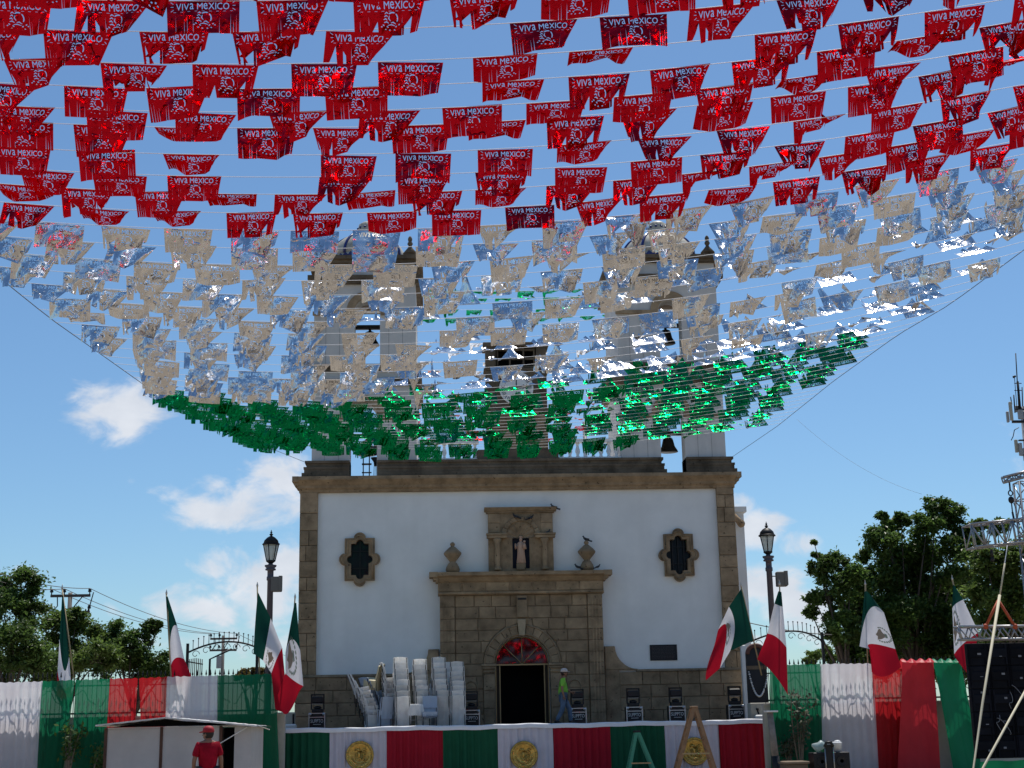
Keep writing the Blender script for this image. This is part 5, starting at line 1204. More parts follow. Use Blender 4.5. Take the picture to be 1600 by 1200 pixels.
for i, p in enumerate(pts): q.ball(p, .035 if i % 2 else .025, 6)
tag(q.build('tinsel_chain', mat('tinsel', (.7, .7, .7), .3, .6)), 'silver beaded chain hanging in a loop over the dark arched board', 'chain')
a, b = P(1158, 1008, 49.2), P(1167, 1048, 49.2); tag(MB().box(a.x, b.x, 49.2, 49.4, 0, a.z, bev=.02).build('white_pillar', white_paint), 'slim white pillar between the church corner and the dark arched board', 'pillar')

# ------------------------------------------------------------------ shrubs and boxes at the lower right, shrub at the left
def shrub(lb, px, top, base, Y, twigs, spread, m):
    r_ = random.Random(px); p = P(px, base, Y); H = P(px, top, Y).z; t = thing('shrub', lb, 'shrub', (p.x, Y, 0), 'bare shrubs by the drapes'); s = MB(); lf = MB()
    for k in range(twigs):
        e = Vector((p.x+r_.uniform(-1, 1)*spread, Y+r_.uniform(-.3, .3), H*r_.uniform(.6, 1))); mid = Vector((lerp(p.x, e.x, .3)+r_.uniform(-.12, .12), Y, e.z*.55))
        pts = [Vector(qbez(Vector((p.x, Y, 0)), mid, e, i/8)) for i in range(9)]; s.tube(pts, [.035*(1-i/10) for i in range(9)], 5)
        for i in range(46):
            c = pts[-1].lerp(pts[4], r_.random()**2)+Vector((r_.gauss(0, .11), r_.gauss(0, .1), r_.gauss(0, .1))); L = r_.uniform(.04, .1)
            ax = Vector((r_.gauss(0, 1), r_.gauss(0, 1), r_.gauss(0, 1))).normalized(); bx = ax.orthogonal().normalized()
            lf.add([c-ax*L, c+bx*L*.5, c+ax*L, c-bx*L*.5], [(0, 1, 2, 3)])
    s.build('stem', mat('shrub_bark', (.16, .13, .09), .8), t); lf.build('foliage', m, t)
shl = mat('shrub_leaves', (.06, .065, .03), .6, transl=.2, var=.4)
shrub('thin bare shrub before the green drape right of the stage', 1252, 1082, 1200, 43.3, 6, .42, shl)
shrub('low shrub beside the red end of the stage skirt', 1237, 1140, 1200, 43.6, 5, .3, shl)
shrub('dark shrub in the gap between the two left green drapes', 108, 1135, 1200, 43.6, 6, .3, leaf_m)
shrub('small shrub at the hut left corner by the red drape', 150, 1160, 1200, 43.5, 4, .22, leaf_m)
BX = 41.0
t = thing('planter_box', 'low wooden planter edge under the thin shrub right of the stage', 'planter', (P(1252, 1196, BX).x, BX, 0))
a, b = P(1229, 1190, BX), P(1262, 1190, BX); MB().box(a.x, b.x, BX, BX+.8, 0, a.z-.08, bev=.02).build('planter_wall', mat('planter', (.16, .12, .08), .8), t); MB().box(a.x-.05, b.x+.05, BX-.05, BX+.85, a.z-.079, a.z, bev=.02).build('planter_rim', mat('planter_rim', (.2, .15, .1), .8), t)
def crate(px0, px1, top, lb):
    a, b = P(px0, top, BX), P(px1, top, BX); t = thing('speaker_box', lb, 'speaker', ((a.x+b.x)/2, BX, 0), 'black boxes before the white drape')
    MB().box(a.x, b.x, BX, BX+.6, 0, a.z, bev=.02).build('cabinet', case_b, t); q = MB(); c = (a.x+b.x)/2
    for z in (a.z-.25, a.z-.62): 
        w = MB(); w.lathe([(.16, 0), (.15, .02), (.05, .0)], (0, 0, 0), 14); q.add([(c+v[0], BX-.005-v[2], z+v[1]) for v in w.v], w.f)
    q.build('cone', mat('cone', (.02, .02, .022), .7), t); return a, b
crate(1271, 1297, 1176, 'black speaker box below the pale plastic bag'); crate(1302, 1327, 1175, 'black speaker box below the white bucket')
p = P(1281, 1167, BX+.2); q = MB(); q.ball((p.x, BX+.2, p.z), .2, 12, 0, 1.1, .8, .8); q.v = [(x+.03*math.sin(17*z+9*x), y+.02*math.sin(31*x), z+.03*math.sin(23*x+5*z)) for x, y, z in q.v]; tag(q.build('plastic_bag', mat('bag', (.45, .55, .55), .4, transl=.4)), 'pale crumpled plastic bag on the left black box', 'bag')
p = P(1308, 1168, BX+.2); q = MB(); z0 = P(1308, 1174.5, BX+.2).z; q.lathe([(.13, 0), (.15, .22), (.16, .24), (.15, .26), (.12, .27)], (p.x, BX+.25, z0), 14); q.ball((p.x+.03, BX+.25, z0+.28), .08, 8, 0, 1.2, 1, .5); tag(q.build('bucket', white_paint), 'small white bucket on the right black box', 'bucket')
q = MB(); p = P(1289, 1172, BX+.1)
for k in range(40): c = Vector((p.x+rnd.gauss(0, .12), BX+.15+rnd.gauss(0, .08), p.z+rnd.gauss(0, .04))); q.add([c+Vector((-.05, 0, 0)), c+Vector((0, .03, .04)), c+Vector((.05, 0, 0)), c+Vector((0, -.03, -.04))], [(0, 1, 2, 3)])
tag(q.build('potted_leaves', mat('leaf_bright', (.04, .2, .05), .5)), 'bright green leaves lying between bag and trolley', 'plant')
t = thing('hand_truck', 'dark hand truck with pale side bars between the two black boxes', 'hand truck', (P(1297, 1190, BX-.3).x, BX-.3, 0))
a, b, c = P(1291, 1200, BX-.3), P(1296, 1160, BX-.3), P(1304, 1200, BX-.3); zt = b.z
for x in (a.x, c.x): MB().tube([(x, BX-.3, .1), (x, BX-.3, zt-.12)], .02, 6).build('side_bar', alu, t)
MB().tube([(a.x, BX-.3, zt-.12), (a.x+.05, BX-.3, zt), (c.x-.05, BX-.3, zt), (c.x, BX-.3, zt-.12)], .045, 7).build('handle', black, t); MB().box(a.x+.02, c.x-.02, BX-.29, BX-.25, .05, zt-.06).build('back_plate', black, t)
for x in (a.x-.05, c.x+.05): w = MB(); w.lathe([(.1, -.03), (.12, 0), (.1, .03)], (0, 0, 0), 12); MB().add([(x+v[2], BX-.2+v[0], .12+v[1]) for v in w.v], w.f).build('wheel', black, t)

# ------------------------------------------------------------------ pigeons
bird_m = mat('pigeon', (.03, .032, .038), .6, var=.3, vscale=12)
def pigeon(px, py, Y, facing, lb, s=1.0, fly=False):
    s *= .72
    p = P(px, py, Y); t = thing('pigeon', lb, 'bird', p, 'pigeons on the church front'); f_ = facing; q = MB(); x, y, z = p
    q.tube([(x-.17*f_*s, y, z+.03*s), (x-.08*f_*s, y, z+.07*s), (x+.02*f_*s, y, z+.10*s), (x+.09*f_*s, y, z+.15*s), (x+.11*f_*s, y, z+.2*s)], [.015*s, .045*s, .065*s, .045*s, .03*s], 8); q.ball((x+.125*f_*s, y, z+.225*s), .034*s, 8); q.build('body', bird_m, t)
    MB().tube([(x+.15*f_*s, y, z+.225*s), (x+.185*f_*s, y, z+.215*s)], [.012*s, .002], 5).build('beak', iron, t)
    MB().tube([(x-.08*f_*s, y, z+.05*s), (x-.26*f_*s, y, z-.0*s)], [.03*s, .035*s], 4).build('tail', bird_m, t)
    for sy in (-1, 1):
        MB().ball((x-.04*f_*s, y+sy*.05*s, z+.09*s), .08*s, 7, 0, 1.3, .3, .6).build('wing', bird_m, t); MB().tube([(x, y+sy*.02, z+.05*s), (x+.01, y+sy*.02, z-.0)], .006, 4).build('foot', statue_m, t)
zt = 9.2
pigeon(866, 796, 49.75, -1, 'pigeon on the right corner of the niche cornice', 1.15)
pigeon(806, 810, 49.66, -1, 'pigeon on the left of the niche arch', 1.0); pigeon(829, 812, 49.66, 1, 'pigeon on the right of the niche arch', 1.0)
pigeon(855, 835, 49.6, 1, 'pigeon on the ledge right of the niche', 1.0); pigeon(916, 846, 49.7, -1, 'pigeon on top of the right urn', 1.1)
pigeon(903, 889, 49.4, -1, 'pigeon on the portal cornice left of the right urn', 1.0); pigeon(934, 888, 49.4, 1, 'pigeon on the portal cornice right of the right urn', .8)

# ------------------------------------------------------------------ people
def skin_mesh(pts, edges, rad, m, name, sub=2, smooth=True):
    me = bpy.data.meshes.new(name); me.from_pydata([tuple(p) for p in pts], edges, []); o = bpy.data.objects.new(name, me); COL.objects.link(o)
    md = o.modifiers.new('s', 'SKIN'); md.use_smooth_shade = True
    for i, d in enumerate(me.skin_vertices[0].data):
        r_ = rad[i]; d.radius = r_ if isinstance(r_, tuple) else (r_, r_); d.use_root = (i == 0)
    md2 = o.modifiers.new('u', 'SUBSURF'); md2.levels = sub; md2.render_levels = sub
    bpy.context.view_layer.update(); r = bpy.data.meshes.new_from_object(o.evaluated_get(bpy.context.evaluated_depsgraph_get()))
    bpy.data.objects.remove(o); v = [tuple(q.co) for q in r.vertices]; f = [tuple(p.vertices) for p in r.polygons]; bpy.data.meshes.remove(r); return v, f
def person(label, loc, rz, J, colors, hairc, capc, brim=True, extras=None):
    """J: joints in local space, facing +X, y to the left"""
    t = thing('person', label, 'person', loc); t.rotation_euler = (0, 0, rz); WLOC[t] = Vector((0, 0, 0))
    sk = mat('skin_tone', (.26, .13, .08), .5, transl=0)
    def add(name, mesh, m): 
        q = MB(); q.add(mesh[0], mesh[1], 0, True); return q.build(name, m, t)
    order = ['hip', 'waist', 'chest', 'neck', 'skull', 'shl', 'ell', 'wrl', 'hal', 'shr', 'elr', 'wrr', 'har', 'hpl', 'knl', 'anl', 'tol', 'hpr', 'knr', 'anr', 'tor']
    E = [('hip', 'waist'), ('waist', 'chest'), ('chest', 'neck'), ('neck', 'skull'), ('chest', 'shl'), ('shl', 'ell'), ('ell', 'wrl'), ('wrl', 'hal'), ('chest', 'shr'), ('shr', 'elr'), ('elr', 'wrr'), ('wrr', 'har'), ('hip', 'hpl'), ('hpl', 'knl'), ('knl', 'anl'), ('anl', 'tol'), ('hip', 'hpr'), ('hpr', 'knr'), ('knr', 'anr'), ('anr', 'tor')]
    rad = dict(hip=(.12, .15), waist=(.11, .14), chest=(.12, .16), neck=.055, skull=.06, hpl=.085, hpr=.085, knl=.058, knr=.058, anl=.04, anr=.04, tol=.035, tor=.035)
    for s_ in 'lr': rad['sh'+s_] = .062; rad['el'+s_] = .044; rad['wr'+s_] = .03; rad['ha'+s_] = (.018, .036)
    ix = {k: i for i, k in enumerate(order)}
    v, f = skin_mesh([J[k] for k in order], [(ix[a], ix[b]) for a, b in E], [rad[k] for k in order], sk, 'body')
    q = MB(); q.add(v, f, 0, True)
    h = Vector(J['head']); fx = Vector(J.get('face', (1, 0, 0))).normalized(); fy = Vector((-fx.y, fx.x, 0))
    hb = MB(); hb.ball((0, 0, 0), .10, 14, 0, 1.0, .80, 1.22)
    hb.v = [(x*(1+.10*(z < -.03)*(x > 0)), y*(1-.25*max(0, -z/.12)), z) for x, y, z in hb.v]
    def toH(vs): return [h+fx*x+fy*y+Vector((0, 0, z)) for x, y, z in vs]
    q.add(toH(hb.v), hb.f, 0, True)
    ns = MB(); ns.tube([(.09, 0, .02), (.118, 0, -.022), (.09, 0, -.03)], [.010, .018, .012], 6)
    for sy in (-1, 1): ns.ball((-.005, sy*.083, -.005), .028, 7, 0, .8, .35, 1.15)
    q.add(toH(ns.v), ns.f, 0, True)
    for s_ in 'lr':       # five fingers, curled a little
        ha = Vector(J['ha'+s_]); wr = Vector(J['wr'+s_]); d = (ha-wr).normalized(); side = d.cross(Vector((0, 1, 0))).normalized() if abs(d.y) < .9 else Vector((1, 0, 0)); pal = d.cross(side)
        for k, (off, L) in enumerate(((-.030, .065), (-.010, .078), (.010, .072), (.028, .056))):
            b0 = ha+side*off; q.tube([b0-d*.01, b0+d*L*.55, b0+d*L*.9+pal*L*.25*(1 if s_ == 'r' else -1)], [.010, .009, .006], 5)
        b0 = wr.lerp(ha, .45)+side*-.03; q.tube([b0, b0+side*-.025+d*.03, b0+side*-.025+d*.06], [.011, .010, .007], 5)
    q.build('body', sk, t)
    e = MB()
    for sy in (-1, 1): e.ball((.088, sy*.034, .018), .011, 6)
    e.tube([(.086, -.025, -.062), (.095, 0, -.064), (.086, .025, -.062)], .006, 5); mm = MB(); mm.add(toH(e.v), e.f); mm.build('face_features', black, t)
    hr = MB(); hr.ball((-.012, 0, .02), .108, 14, 0, 1.0, .86, 1.12); keep = [fc for fc in hr.f if sum(hr.v[i][0]-.9*hr.v[i][2] for i in fc)/len(fc) < .045 and sum(hr.v[i][2] for i in fc)/len(fc) > -.075]
    mm = MB(); mm.add(toH(hr.v), keep, 0, True); mm.build('hair', mat('hair', hairc, .6), t)
    # clothing
    C = lambda a, b, f_: Vector(J[a]).lerp(Vector(J[b]), f_)
    cu = {'hip': C('hip', 'waist', -.25), 'waist': J['waist'], 'chest': J['chest'], 'col': C('chest', 'neck', .55)}
    for s_ in 'lr': cu['sh'+s_] = J['sh'+s_]; cu['sl'+s_] = C('sh'+s_, 'el'+s_, .82)
    ks = list(cu); ii = {k: i for i, k in enumerate(ks)}
    rr = dict(hip=(.145, .185), waist=(.14, .175), chest=(.145, .19), col=.075, shl=.085, shr=.085, sll=.076, slr=.076)
    v, f = skin_mesh([cu[k] for k in ks], [(ii[a], ii[b]) for a, b in (('hip', 'waist'), ('waist', 'chest'), ('chest', 'col'), ('chest', 'shl'), ('shl', 'sll'), ('chest', 'shr'), ('shr', 'slr'))], [rr[k] for k in ks], None, 'shirt')
    add('shirt', (v, f), colors[0])
    cu = {'hip': J['hip']}
    for s_ in 'lr': cu['hp'+s_] = J['hp'+s_]; cu['kn'+s_] = J['kn'+s_]; cu['an'+s_] = J['an'+s_]
    ks = list(cu); ii = {k: i for i, k in enumerate(ks)}; rr = dict(hip=(.13, .165), hpl=.108, hpr=.108, knl=.082, knr=.082, anl=.068, anr=.068)
    v, f = skin_mesh([cu[k] for k in ks], [(ii[a], ii[b]) for a, b in (('hip', 'hpl'), ('hpl', 'knl'), ('knl', 'anl'), ('hip', 'hpr'), ('hpr', 'knr'), ('knr', 'anr'))], [rr[k] for k in ks], None, 'trousers')
    add('trousers', (v, f), colors[1])
    for s_ in 'lr':
        a, b = Vector(J['an'+s_]), Vector(J['to'+s_]); d = (b-a); d.z = 0; d = d.normalized(); mm = MB(); mm.tube([a-d*.07-Vector((0, 0, .03)), a+Vector((0, 0, -.02)), b, b+d*.05], [.04, .052, .045, .025], 8); mm.build('shoe', black, t)
    cp = MB(); cp.lathe([(.112, .035), (.118, .06), (.108, .11), (.075, .145), (.03, .158), (.005, .16)], (-.008, 0, 0), 16, 0, True, 1, .88)
    if brim: cp.add([(x, y, z) for x, y, z in [(.05, -.085, .045), (.09, -.075, .045), (.165, -.055, .03), (.185, 0, .028), (.165, .055, .03), (.09, .075, .045), (.05, .085, .045), (.05, -.085, .055), (.09, -.075, .057), (.165, -.055, .042), (.185, 0, .04), (.165, .055, .042), (.09, .075, .057), (.05, .085, .055)]], [(0, 1, 2, 3, 4, 5, 6), (13, 12, 11, 10, 9, 8, 7)]+[(i, 7+i, 8+i, 1+i) for i in range(6)])
    mm = MB(); mm.add(toH(cp.v), cp.f, 0, True); mm.build('cap', capc, t)
    if extras: extras(t, toH, J)
    return t
def V(*a): return Vector(a)
# walking man on the stage, seen from his right side
J = dict(hip=V(0, 0, .93), waist=V(.01, 0, 1.08), chest=V(.0, 0, 1.32), neck=V(.03, 0, 1.50), skull=V(.05, 0, 1.58), head=V(.06, 0, 1.62), face=(1, -.1, 0),
         shl=V(0, .19, 1.40), ell=V(.10, .24, 1.14), wrl=V(.28, .22, 1.02), hal=V(.34, .20, 1.01), shr=V(-.01, -.19, 1.40), elr=V(-.05, -.24, 1.13), wrr=V(.0, -.25, .90), har=V(.02, -.25, .83),
         hpl=V(0, .10, .88), knl=V(.20, .10, .50), anl=V(.24, .10, .09), tol=V(.38, .10, .04), hpr=V(0, -.10, .88), knr=V(-.04, -.10, .48), anr=V(-.24, -.10, .12), tor=V(-.12, -.10, .05))
lime = mat('lime_shirt', (.22, .55, .06), .7, transl=.12, var=.06); jeans = mat('denim', (.09, .14, .22), .8, var=.25, vscale=8)
def flap(t, toH, J):
    q = MB(); q.grid([[(-.08-.03*i, -.09+.06*j, .04-.075*i+.01*math.sin(3*j+i)) for j in range(4)] for i in range(5)]); mm = MB(); mm.add(toH(q.v), q.f, 0, True); mm.build('neck_flap', mat('pink_cloth', (.55, .16, .22), .7, transl=.2), t)
p = P(881, 1128, 46.6)
person('man in lime green shirt, jeans and cap walking across the stage past the doorway', (p.x, 46.6, SZ-.03), 0, J, (lime, jeans), (.02, .015, .012), mat('cap_white', (.55, .48, .46), .7), True, flap)
# man in red in the foreground, back turned, head looking left
J = dict(hip=V(0, 0, .94), waist=V(0, 0, 1.08), chest=V(0, 0, 1.31), neck=V(.02, 0, 1.49), skull=V(.03, 0, 1.57), head=V(.03, 0, 1.60), face=(.75, .65, 0),
         shl=V(0, .18, 1.40), ell=V(-.02, .26, 1.12), wrl=V(.06, .25, .88), hal=V(.09, .24, .80), shr=V(0, -.18, 1.40), elr=V(-.04, -.25, 1.13), wrr=V(.02, -.27, .88), har=V(.04, -.26, .80),
         hpl=V(0, .10, .89), knl=V(.02, .11, .49), anl=V(0, .12, .08), tol=V(.14, .13, .04), hpr=V(0, -.10, .89), knr=V(.03, -.11, .49), anr=V(0, -.12, .08), tor=V(.14, -.13, .04))
redm = mat('red_shirt', (.34, .007, .022), .8, transl=.1, var=.3, vscale=7, spec=.1)
def sleeve_mark(t, toH, J):
    q = MB(); c = Vector(J['chest'])+Vector((.02, .19, -.06)); q.ball(c, .07, 8, 0, .5, .35, .35); q.build('dark_print', black, t)
RY = 28.0; p = P(325, 1165, RY)
person('man in red polo shirt and red cap standing before the white hut', (p.x, RY, .02), R(112), J, (redm, mat('dark_trousers', (.03, .03, .04), .8)), (.02, .015, .012), mat('red_cap', (.35, .012, .02), .65), True, sleeve_mark)
# ------------------------------------------------------------------ foil banner canopy
BW, BH = .70, .35
def flat_banner(seed):
    """cut-out foil sheet: VIVA MEXICO, sunrays, a dashed line, an eagle-and-laurel medallion, and slits that make a fringe"""
    r_ = random.Random(seed); w, h = BW, BH; vs = []; es = []
    def loop(p):
        b = len(vs); vs.extend(p); es.extend((b+i, b+(i+1) % len(p)) for i in range(len(p)))
    top = h*.0
    # outline with slits; y runs down (negative)
    slits = sorted(r_.sample([x for x in np.linspace(.04, .96, 24) if not .36 < x < .64], 8)); o = [(w, -top), (0, -top), (0, -h)]
    for s_ in slits:
        x = s_*w; d = h*r_.uniform(.42, .62); g_ = r_.uniform(.0008, .003); o += [(x-g_, -h+r_.uniform(0, .006)), (x, -d), (x+g_, -h+r_.uniform(0, .006))]
    o += [(w, -h)]; loop(o)
    # folk lettering: every letter, small a and e too, drawn to one height
    x = 0; glyphs = []
    for ch in 'VIVa MeXICO':
        if ch == ' ': x += .035; continue
        v, f = text_tris(ch, .1); xs = [p[0] for p in v]; ys = [p[1] for p in v]; wd = max(xs)-min(xs); sy = .070/(max(ys)-min(ys)); sx = 1.12 if ch not in 'ae' else 1.3
        glyphs.append((v, f, x-min(xs)*sx, sx, (min(ys)+max(ys))/2, sy)); x += wd*sx+.011
    sc = .74*w/x
    for v, f, gx_, sx, ym, sy in glyphs:
        b = len(vs); bd = boundary(v, f); used = sorted({i for e in bd for i in e}); mp_ = {k: b+i for i, k in enumerate(used)}; jig = r_.uniform(-.003, .003)
        vs.extend((w/2+((v[i][0]*sx+gx_)-x/2)*sc, -h*.185+(v[i][1]-ym)*sy*.98+jig) for i in used); es.extend((mp_[a], mp_[c]) for a, c in bd)
    def strokeloop(pts, t_):
        P_ = [Vector(p) for p in pts]; L = []; R__ = []
        for i, p in enumerate(P_):
            d = (P_[min(i+1, len(P_)-1)]-P_[max(i-1, 0)]).normalized(); n = Vector((-d.y, d.x))*t_/2*(1 if 0 < i < len(P_)-1 else .5); L.append(p+n); R__.append(p-n)
        loop([tuple(p) for p in L+R__[::-1]])
    for sg in (-1, 1):
        for k in (-1, 0, 1): x = w/2+sg*.405*w; strokeloop([(x, -h*.18-.028*k), (x+sg*.038*w, -h*.18-.048*k)], .010)
    for k in range(9): x = w*(.11+.0975*k); strokeloop([(x-.013, -h*.335), (x+.013, -h*.335)], .006)
    cx, cy, q = w/2+.01, -h*.53, .052
    for a0, a1 in ((-35, 50), (65, 130)): strokeloop([(cx+.012+q*math.cos(R(lerp(a0, a1, i/6))), cy+q*1.05*math.sin(R(lerp(a0, a1, i/6)))) for i in range(7)], .011)
    strokeloop([(cx-.062, cy+.045), (cx-.045, cy+.058), (cx-.028, cy+.045)], .011); strokeloop([(cx-.068, cy+.018), (cx-.05, cy+.030), (cx-.036, cy+.018)], .011); strokeloop([(cx-.076, cy-.008), (cx-.056, cy+.001), (cx-.044, cy-.014)], .012)
    strokeloop([(cx-.018, cy+.026), (cx-.028, cy+.002), (cx-.012, cy-.022)], .010); strokeloop([(cx-.074, cy-.034), (cx-.05, cy-.028), (cx-.03, cy-.042)], .011); strokeloop([(cx-.008, cy-.040), (cx+.014, cy-.034), (cx+.04, cy-.052)], .010); strokeloop([(cx-.04, cy-.062), (cx-.005, cy-.056), (cx+.03, cy-.068)], .009)
    for sg in (-1, 1):
        for k in range(5):
            for dn in (0, 1):
                x, y = cx+sg*(.014+.019*k), cy-.104+dn*.016+.0042*k*k*.5; d = Vector((sg*.75, .5 if dn else -.15)).normalized(); n = Vector((-d.y, d.x))*.0062; L_ = .024
                if dn: y += .004
                p0 = Vector((x, y)); p1 = p0+d*L_*(.8 if dn == 0 else 1); m_ = p0.lerp(p1, .5)
                if k % 2 == dn: loop([tuple(p0), tuple(m_+n), tuple(p1), tuple(m_-n)])
    nb_ = len(vs)
    for i in range(1, 14):
        for j in range(1, 7): vs.append((w*i/14+.003*math.sin(i*j), -h*j/7+.003*math.sin(i+j)))
    V_, E_, T, *_r = delaunay_2d_cdt([Vector(p) for p in vs], es, [], 0, 1e-6)
    V2 = np.array([(p.x, p.y) for p in V_]); T = np.array(T); C = V2[T].mean(1)
    A = np.array([vs[a] for a, b in es]); B = np.array([vs[b] for a, b in es])
    y = C[:, 1][:, None]; x = C[:, 0][:, None]
    crs = ((A[:, 1] > y) != (B[:, 1] > y)); dy = np.where(B[:, 1] == A[:, 1], 1, B[:, 1]-A[:, 1]); xi = (B[:, 0]-A[:, 0])*(y-A[:, 1])/dy+A[:, 0]
    keep = ((crs & (x < xi)).sum(1) % 2) == 1
    return V2, T[keep], slits
def shape_banner(flat, seed, curl, wave, fringe):
    """bend the flat sheet: x along the string, z down, y out of plane (positive = leeward)"""
    V2, T, slits = flat; r_ = random.Random(seed); x, z = V2[:, 0].copy(), V2[:, 1].copy(); d = -z; v = d/BH; u = x/BW
    ph = r_.uniform(0, 6); ph2 = r_.uniform(0, 6)
    y = wave*(np.sin(u*5.5+ph)*v*.8+.5*np.sin(u*11+v*3+ph2)*v)*.10
    bend = r_.uniform(-.12, .22); y += bend*v*v*BH; z2 = -d*(1-.10*v*abs(bend))
    # right-hand side swept in by the wind, lower corner most
    k = np.clip((u-.55)/.45, 0, 1)*v; x2 = x-curl*BW*.34*k**1.1; y = y+curl*.16*k; z2 = z2+curl*.10*k*k
    kl = np.clip((.25-u)/.25, 0, 1)*v; lc = r_.uniform(-.25, .45)*curl; x2 = x2+lc*.10*kl; y += lc*.1*kl
    if fringe > 0:      # some fringe strips fly on their own
        sl = np.array([0]+list(slits)+[1]); idx = np.searchsorted(sl, np.clip(u, 1e-4, 1-1e-4)); below = np.clip((v-.60)/.40, 0, 1)
        for s_ in range(1, len(sl)):
            wd = sl[s_]-sl[s_-1]
            if wd < .14 and r_.random() < fringe:
                m = idx == s_; b = below[m]; ax, ay, az_ = r_.uniform(-.10, .06), r_.uniform(-.05, .12), r_.uniform(0, .10)
                x2[m] += ax*b**1.4; y[m] += ay*b**1.4; z2[m] += az_*b**1.6
    return np.stack([x2, y, z2], 1), T
flats = [flat_banner(s) for s in (3, 8, 12)]
shapes = [shape_banner(flats[i % 3], 20+i, c, w, f_) for i, (c, w, f_) in enumerate(((.25, .6, .1), (.6, .8, .2), (1.0, 1, .3), (.4, 1.1, .4), (1.3, .9, .2), (.1, .5, .0), (.8, 1.4, .6), (.5, 1.9, .7)))]
def banner_meshes(m, extra=1.0):
    r = []
    for Vx, T in shapes:
        me = bpy.data.meshes.new('foil_banner'); me.from_pydata(Vx.tolist(), [], T.tolist()); me.materials.append(m); me.polygons.foreach_set('use_smooth', [True]*len(T)); me.update(); r.append(me)
    return r
BM = dict(red=banner_meshes(foil_red), silver=banner_meshes(foil_white), green=banner_meshes(foil_green))
# side cables from the bell towers out over the plaza
ZL = [(-4, 8.9), (12, 8.75), (18, 9.0), (25, 8.97), (27.5, 8.95), (31.8, 9.25), (36, 9.66), (45, 10.5), (50, 10.9)]; ZR = [(-4, 11.4), (12, 10.9), (18, 10.7), (26, 10.55), (32, 10.52), (37, 10.6), (43.5, 10.75), (50, 10.92)]
XLc = [(-4, -8.6), (18, -7.6), (25, -7.0), (27.5, -6.65), (31.8, -6.52), (36, -6.3), (45, -5.43), (50, -4.62)]; XRc = [(-4, 12.8), (18, 12.1), (26, 11.5), (29.6, 11.3), (32, 10.9), (37, 10.69), (43.5, 10.69), (50, 10.45)]
def cl(y): return Vector((interp(XLc, y), y, interp(ZL, y)))
def cr(y): return Vector((interp(XRc, y), y, interp(ZR, y)))
def smooth_pts(fn): return [fn(y) for y in np.linspace(-4, 49.98, 60)]
for fn, lb in ((cl, 'dark cable carrying the left ends of the foil strings up to the left bell tower'), (cr, 'dark cable carrying the right ends of the foil strings up to the right bell tower')):
    q = MB(); q.tube(smooth_pts(fn), .008, 5); tag(q.build('support_cable', cable_m), lb, 'cable', 'cables carrying the foil strings')
# posts across the plaza behind the viewer that hold the near ends
for fn, sd_ in ((cl, 'left'), (cr, 'right')):
    p = fn(-4); t = thing('cable_post', f'{sd_} tall steel post holding the near end of the foil string cable', 'post', (p.x, p.y, 0)); MB().tube([(p.x, p.y, 0), (p.x, p.y, p.z+.3)], .08, 8).build('post_shaft', steel_gray, t)
rb = random.Random(99)
def sag(y): return interp([(10, 1.15), (18, 1.0), (31, .75), (42, .5)], y)
def tilt(color, u, y, rr):
    """wind: degrees from hanging, positive = blown towards the church; beyond 90 the free edge streams upwards"""
    if color == 'red':
        t_ = rr.gauss(14, 13)+24*max(0, u-.6)
        if .42 < u < .78 and rr.random() < .30: t_ = rr.gauss(66, 14)
        elif rr.random() < .14: t_ += rr.uniform(25, 60)
    elif color == 'silver':
        f_ = (y-19)/12; t_ = (rr.gauss(-7, 6) if rr.random() < .62 else rr.gauss(24, 9))+max(0, u-.35)*50*f_*f_
        if rr.random() < .16: t_ += rr.uniform(10, 60)
        if f_ > .3 and u > .30 and rr.random() < .25+1.15*(f_-.3): t_ = rr.gauss(101+18*f_*(u > .5), 12)
    else:
        f_ = (y-31)/11.6
        if u < .27: t_ = rr.gauss(20, 16) if rr.random() < .85 else rr.gauss(110, 14)
        elif u < .62: t_ = rr.gauss(122, 15) if rr.random() < .52 else rr.gauss(50, 24)
        else: t_ = rr.gauss(150, 9) if rr.random() < .5 else rr.gauss(116, 10)
        if f_ > .88 and .2 < u < .70: t_ = rr.gauss(14, 10)
    return t_
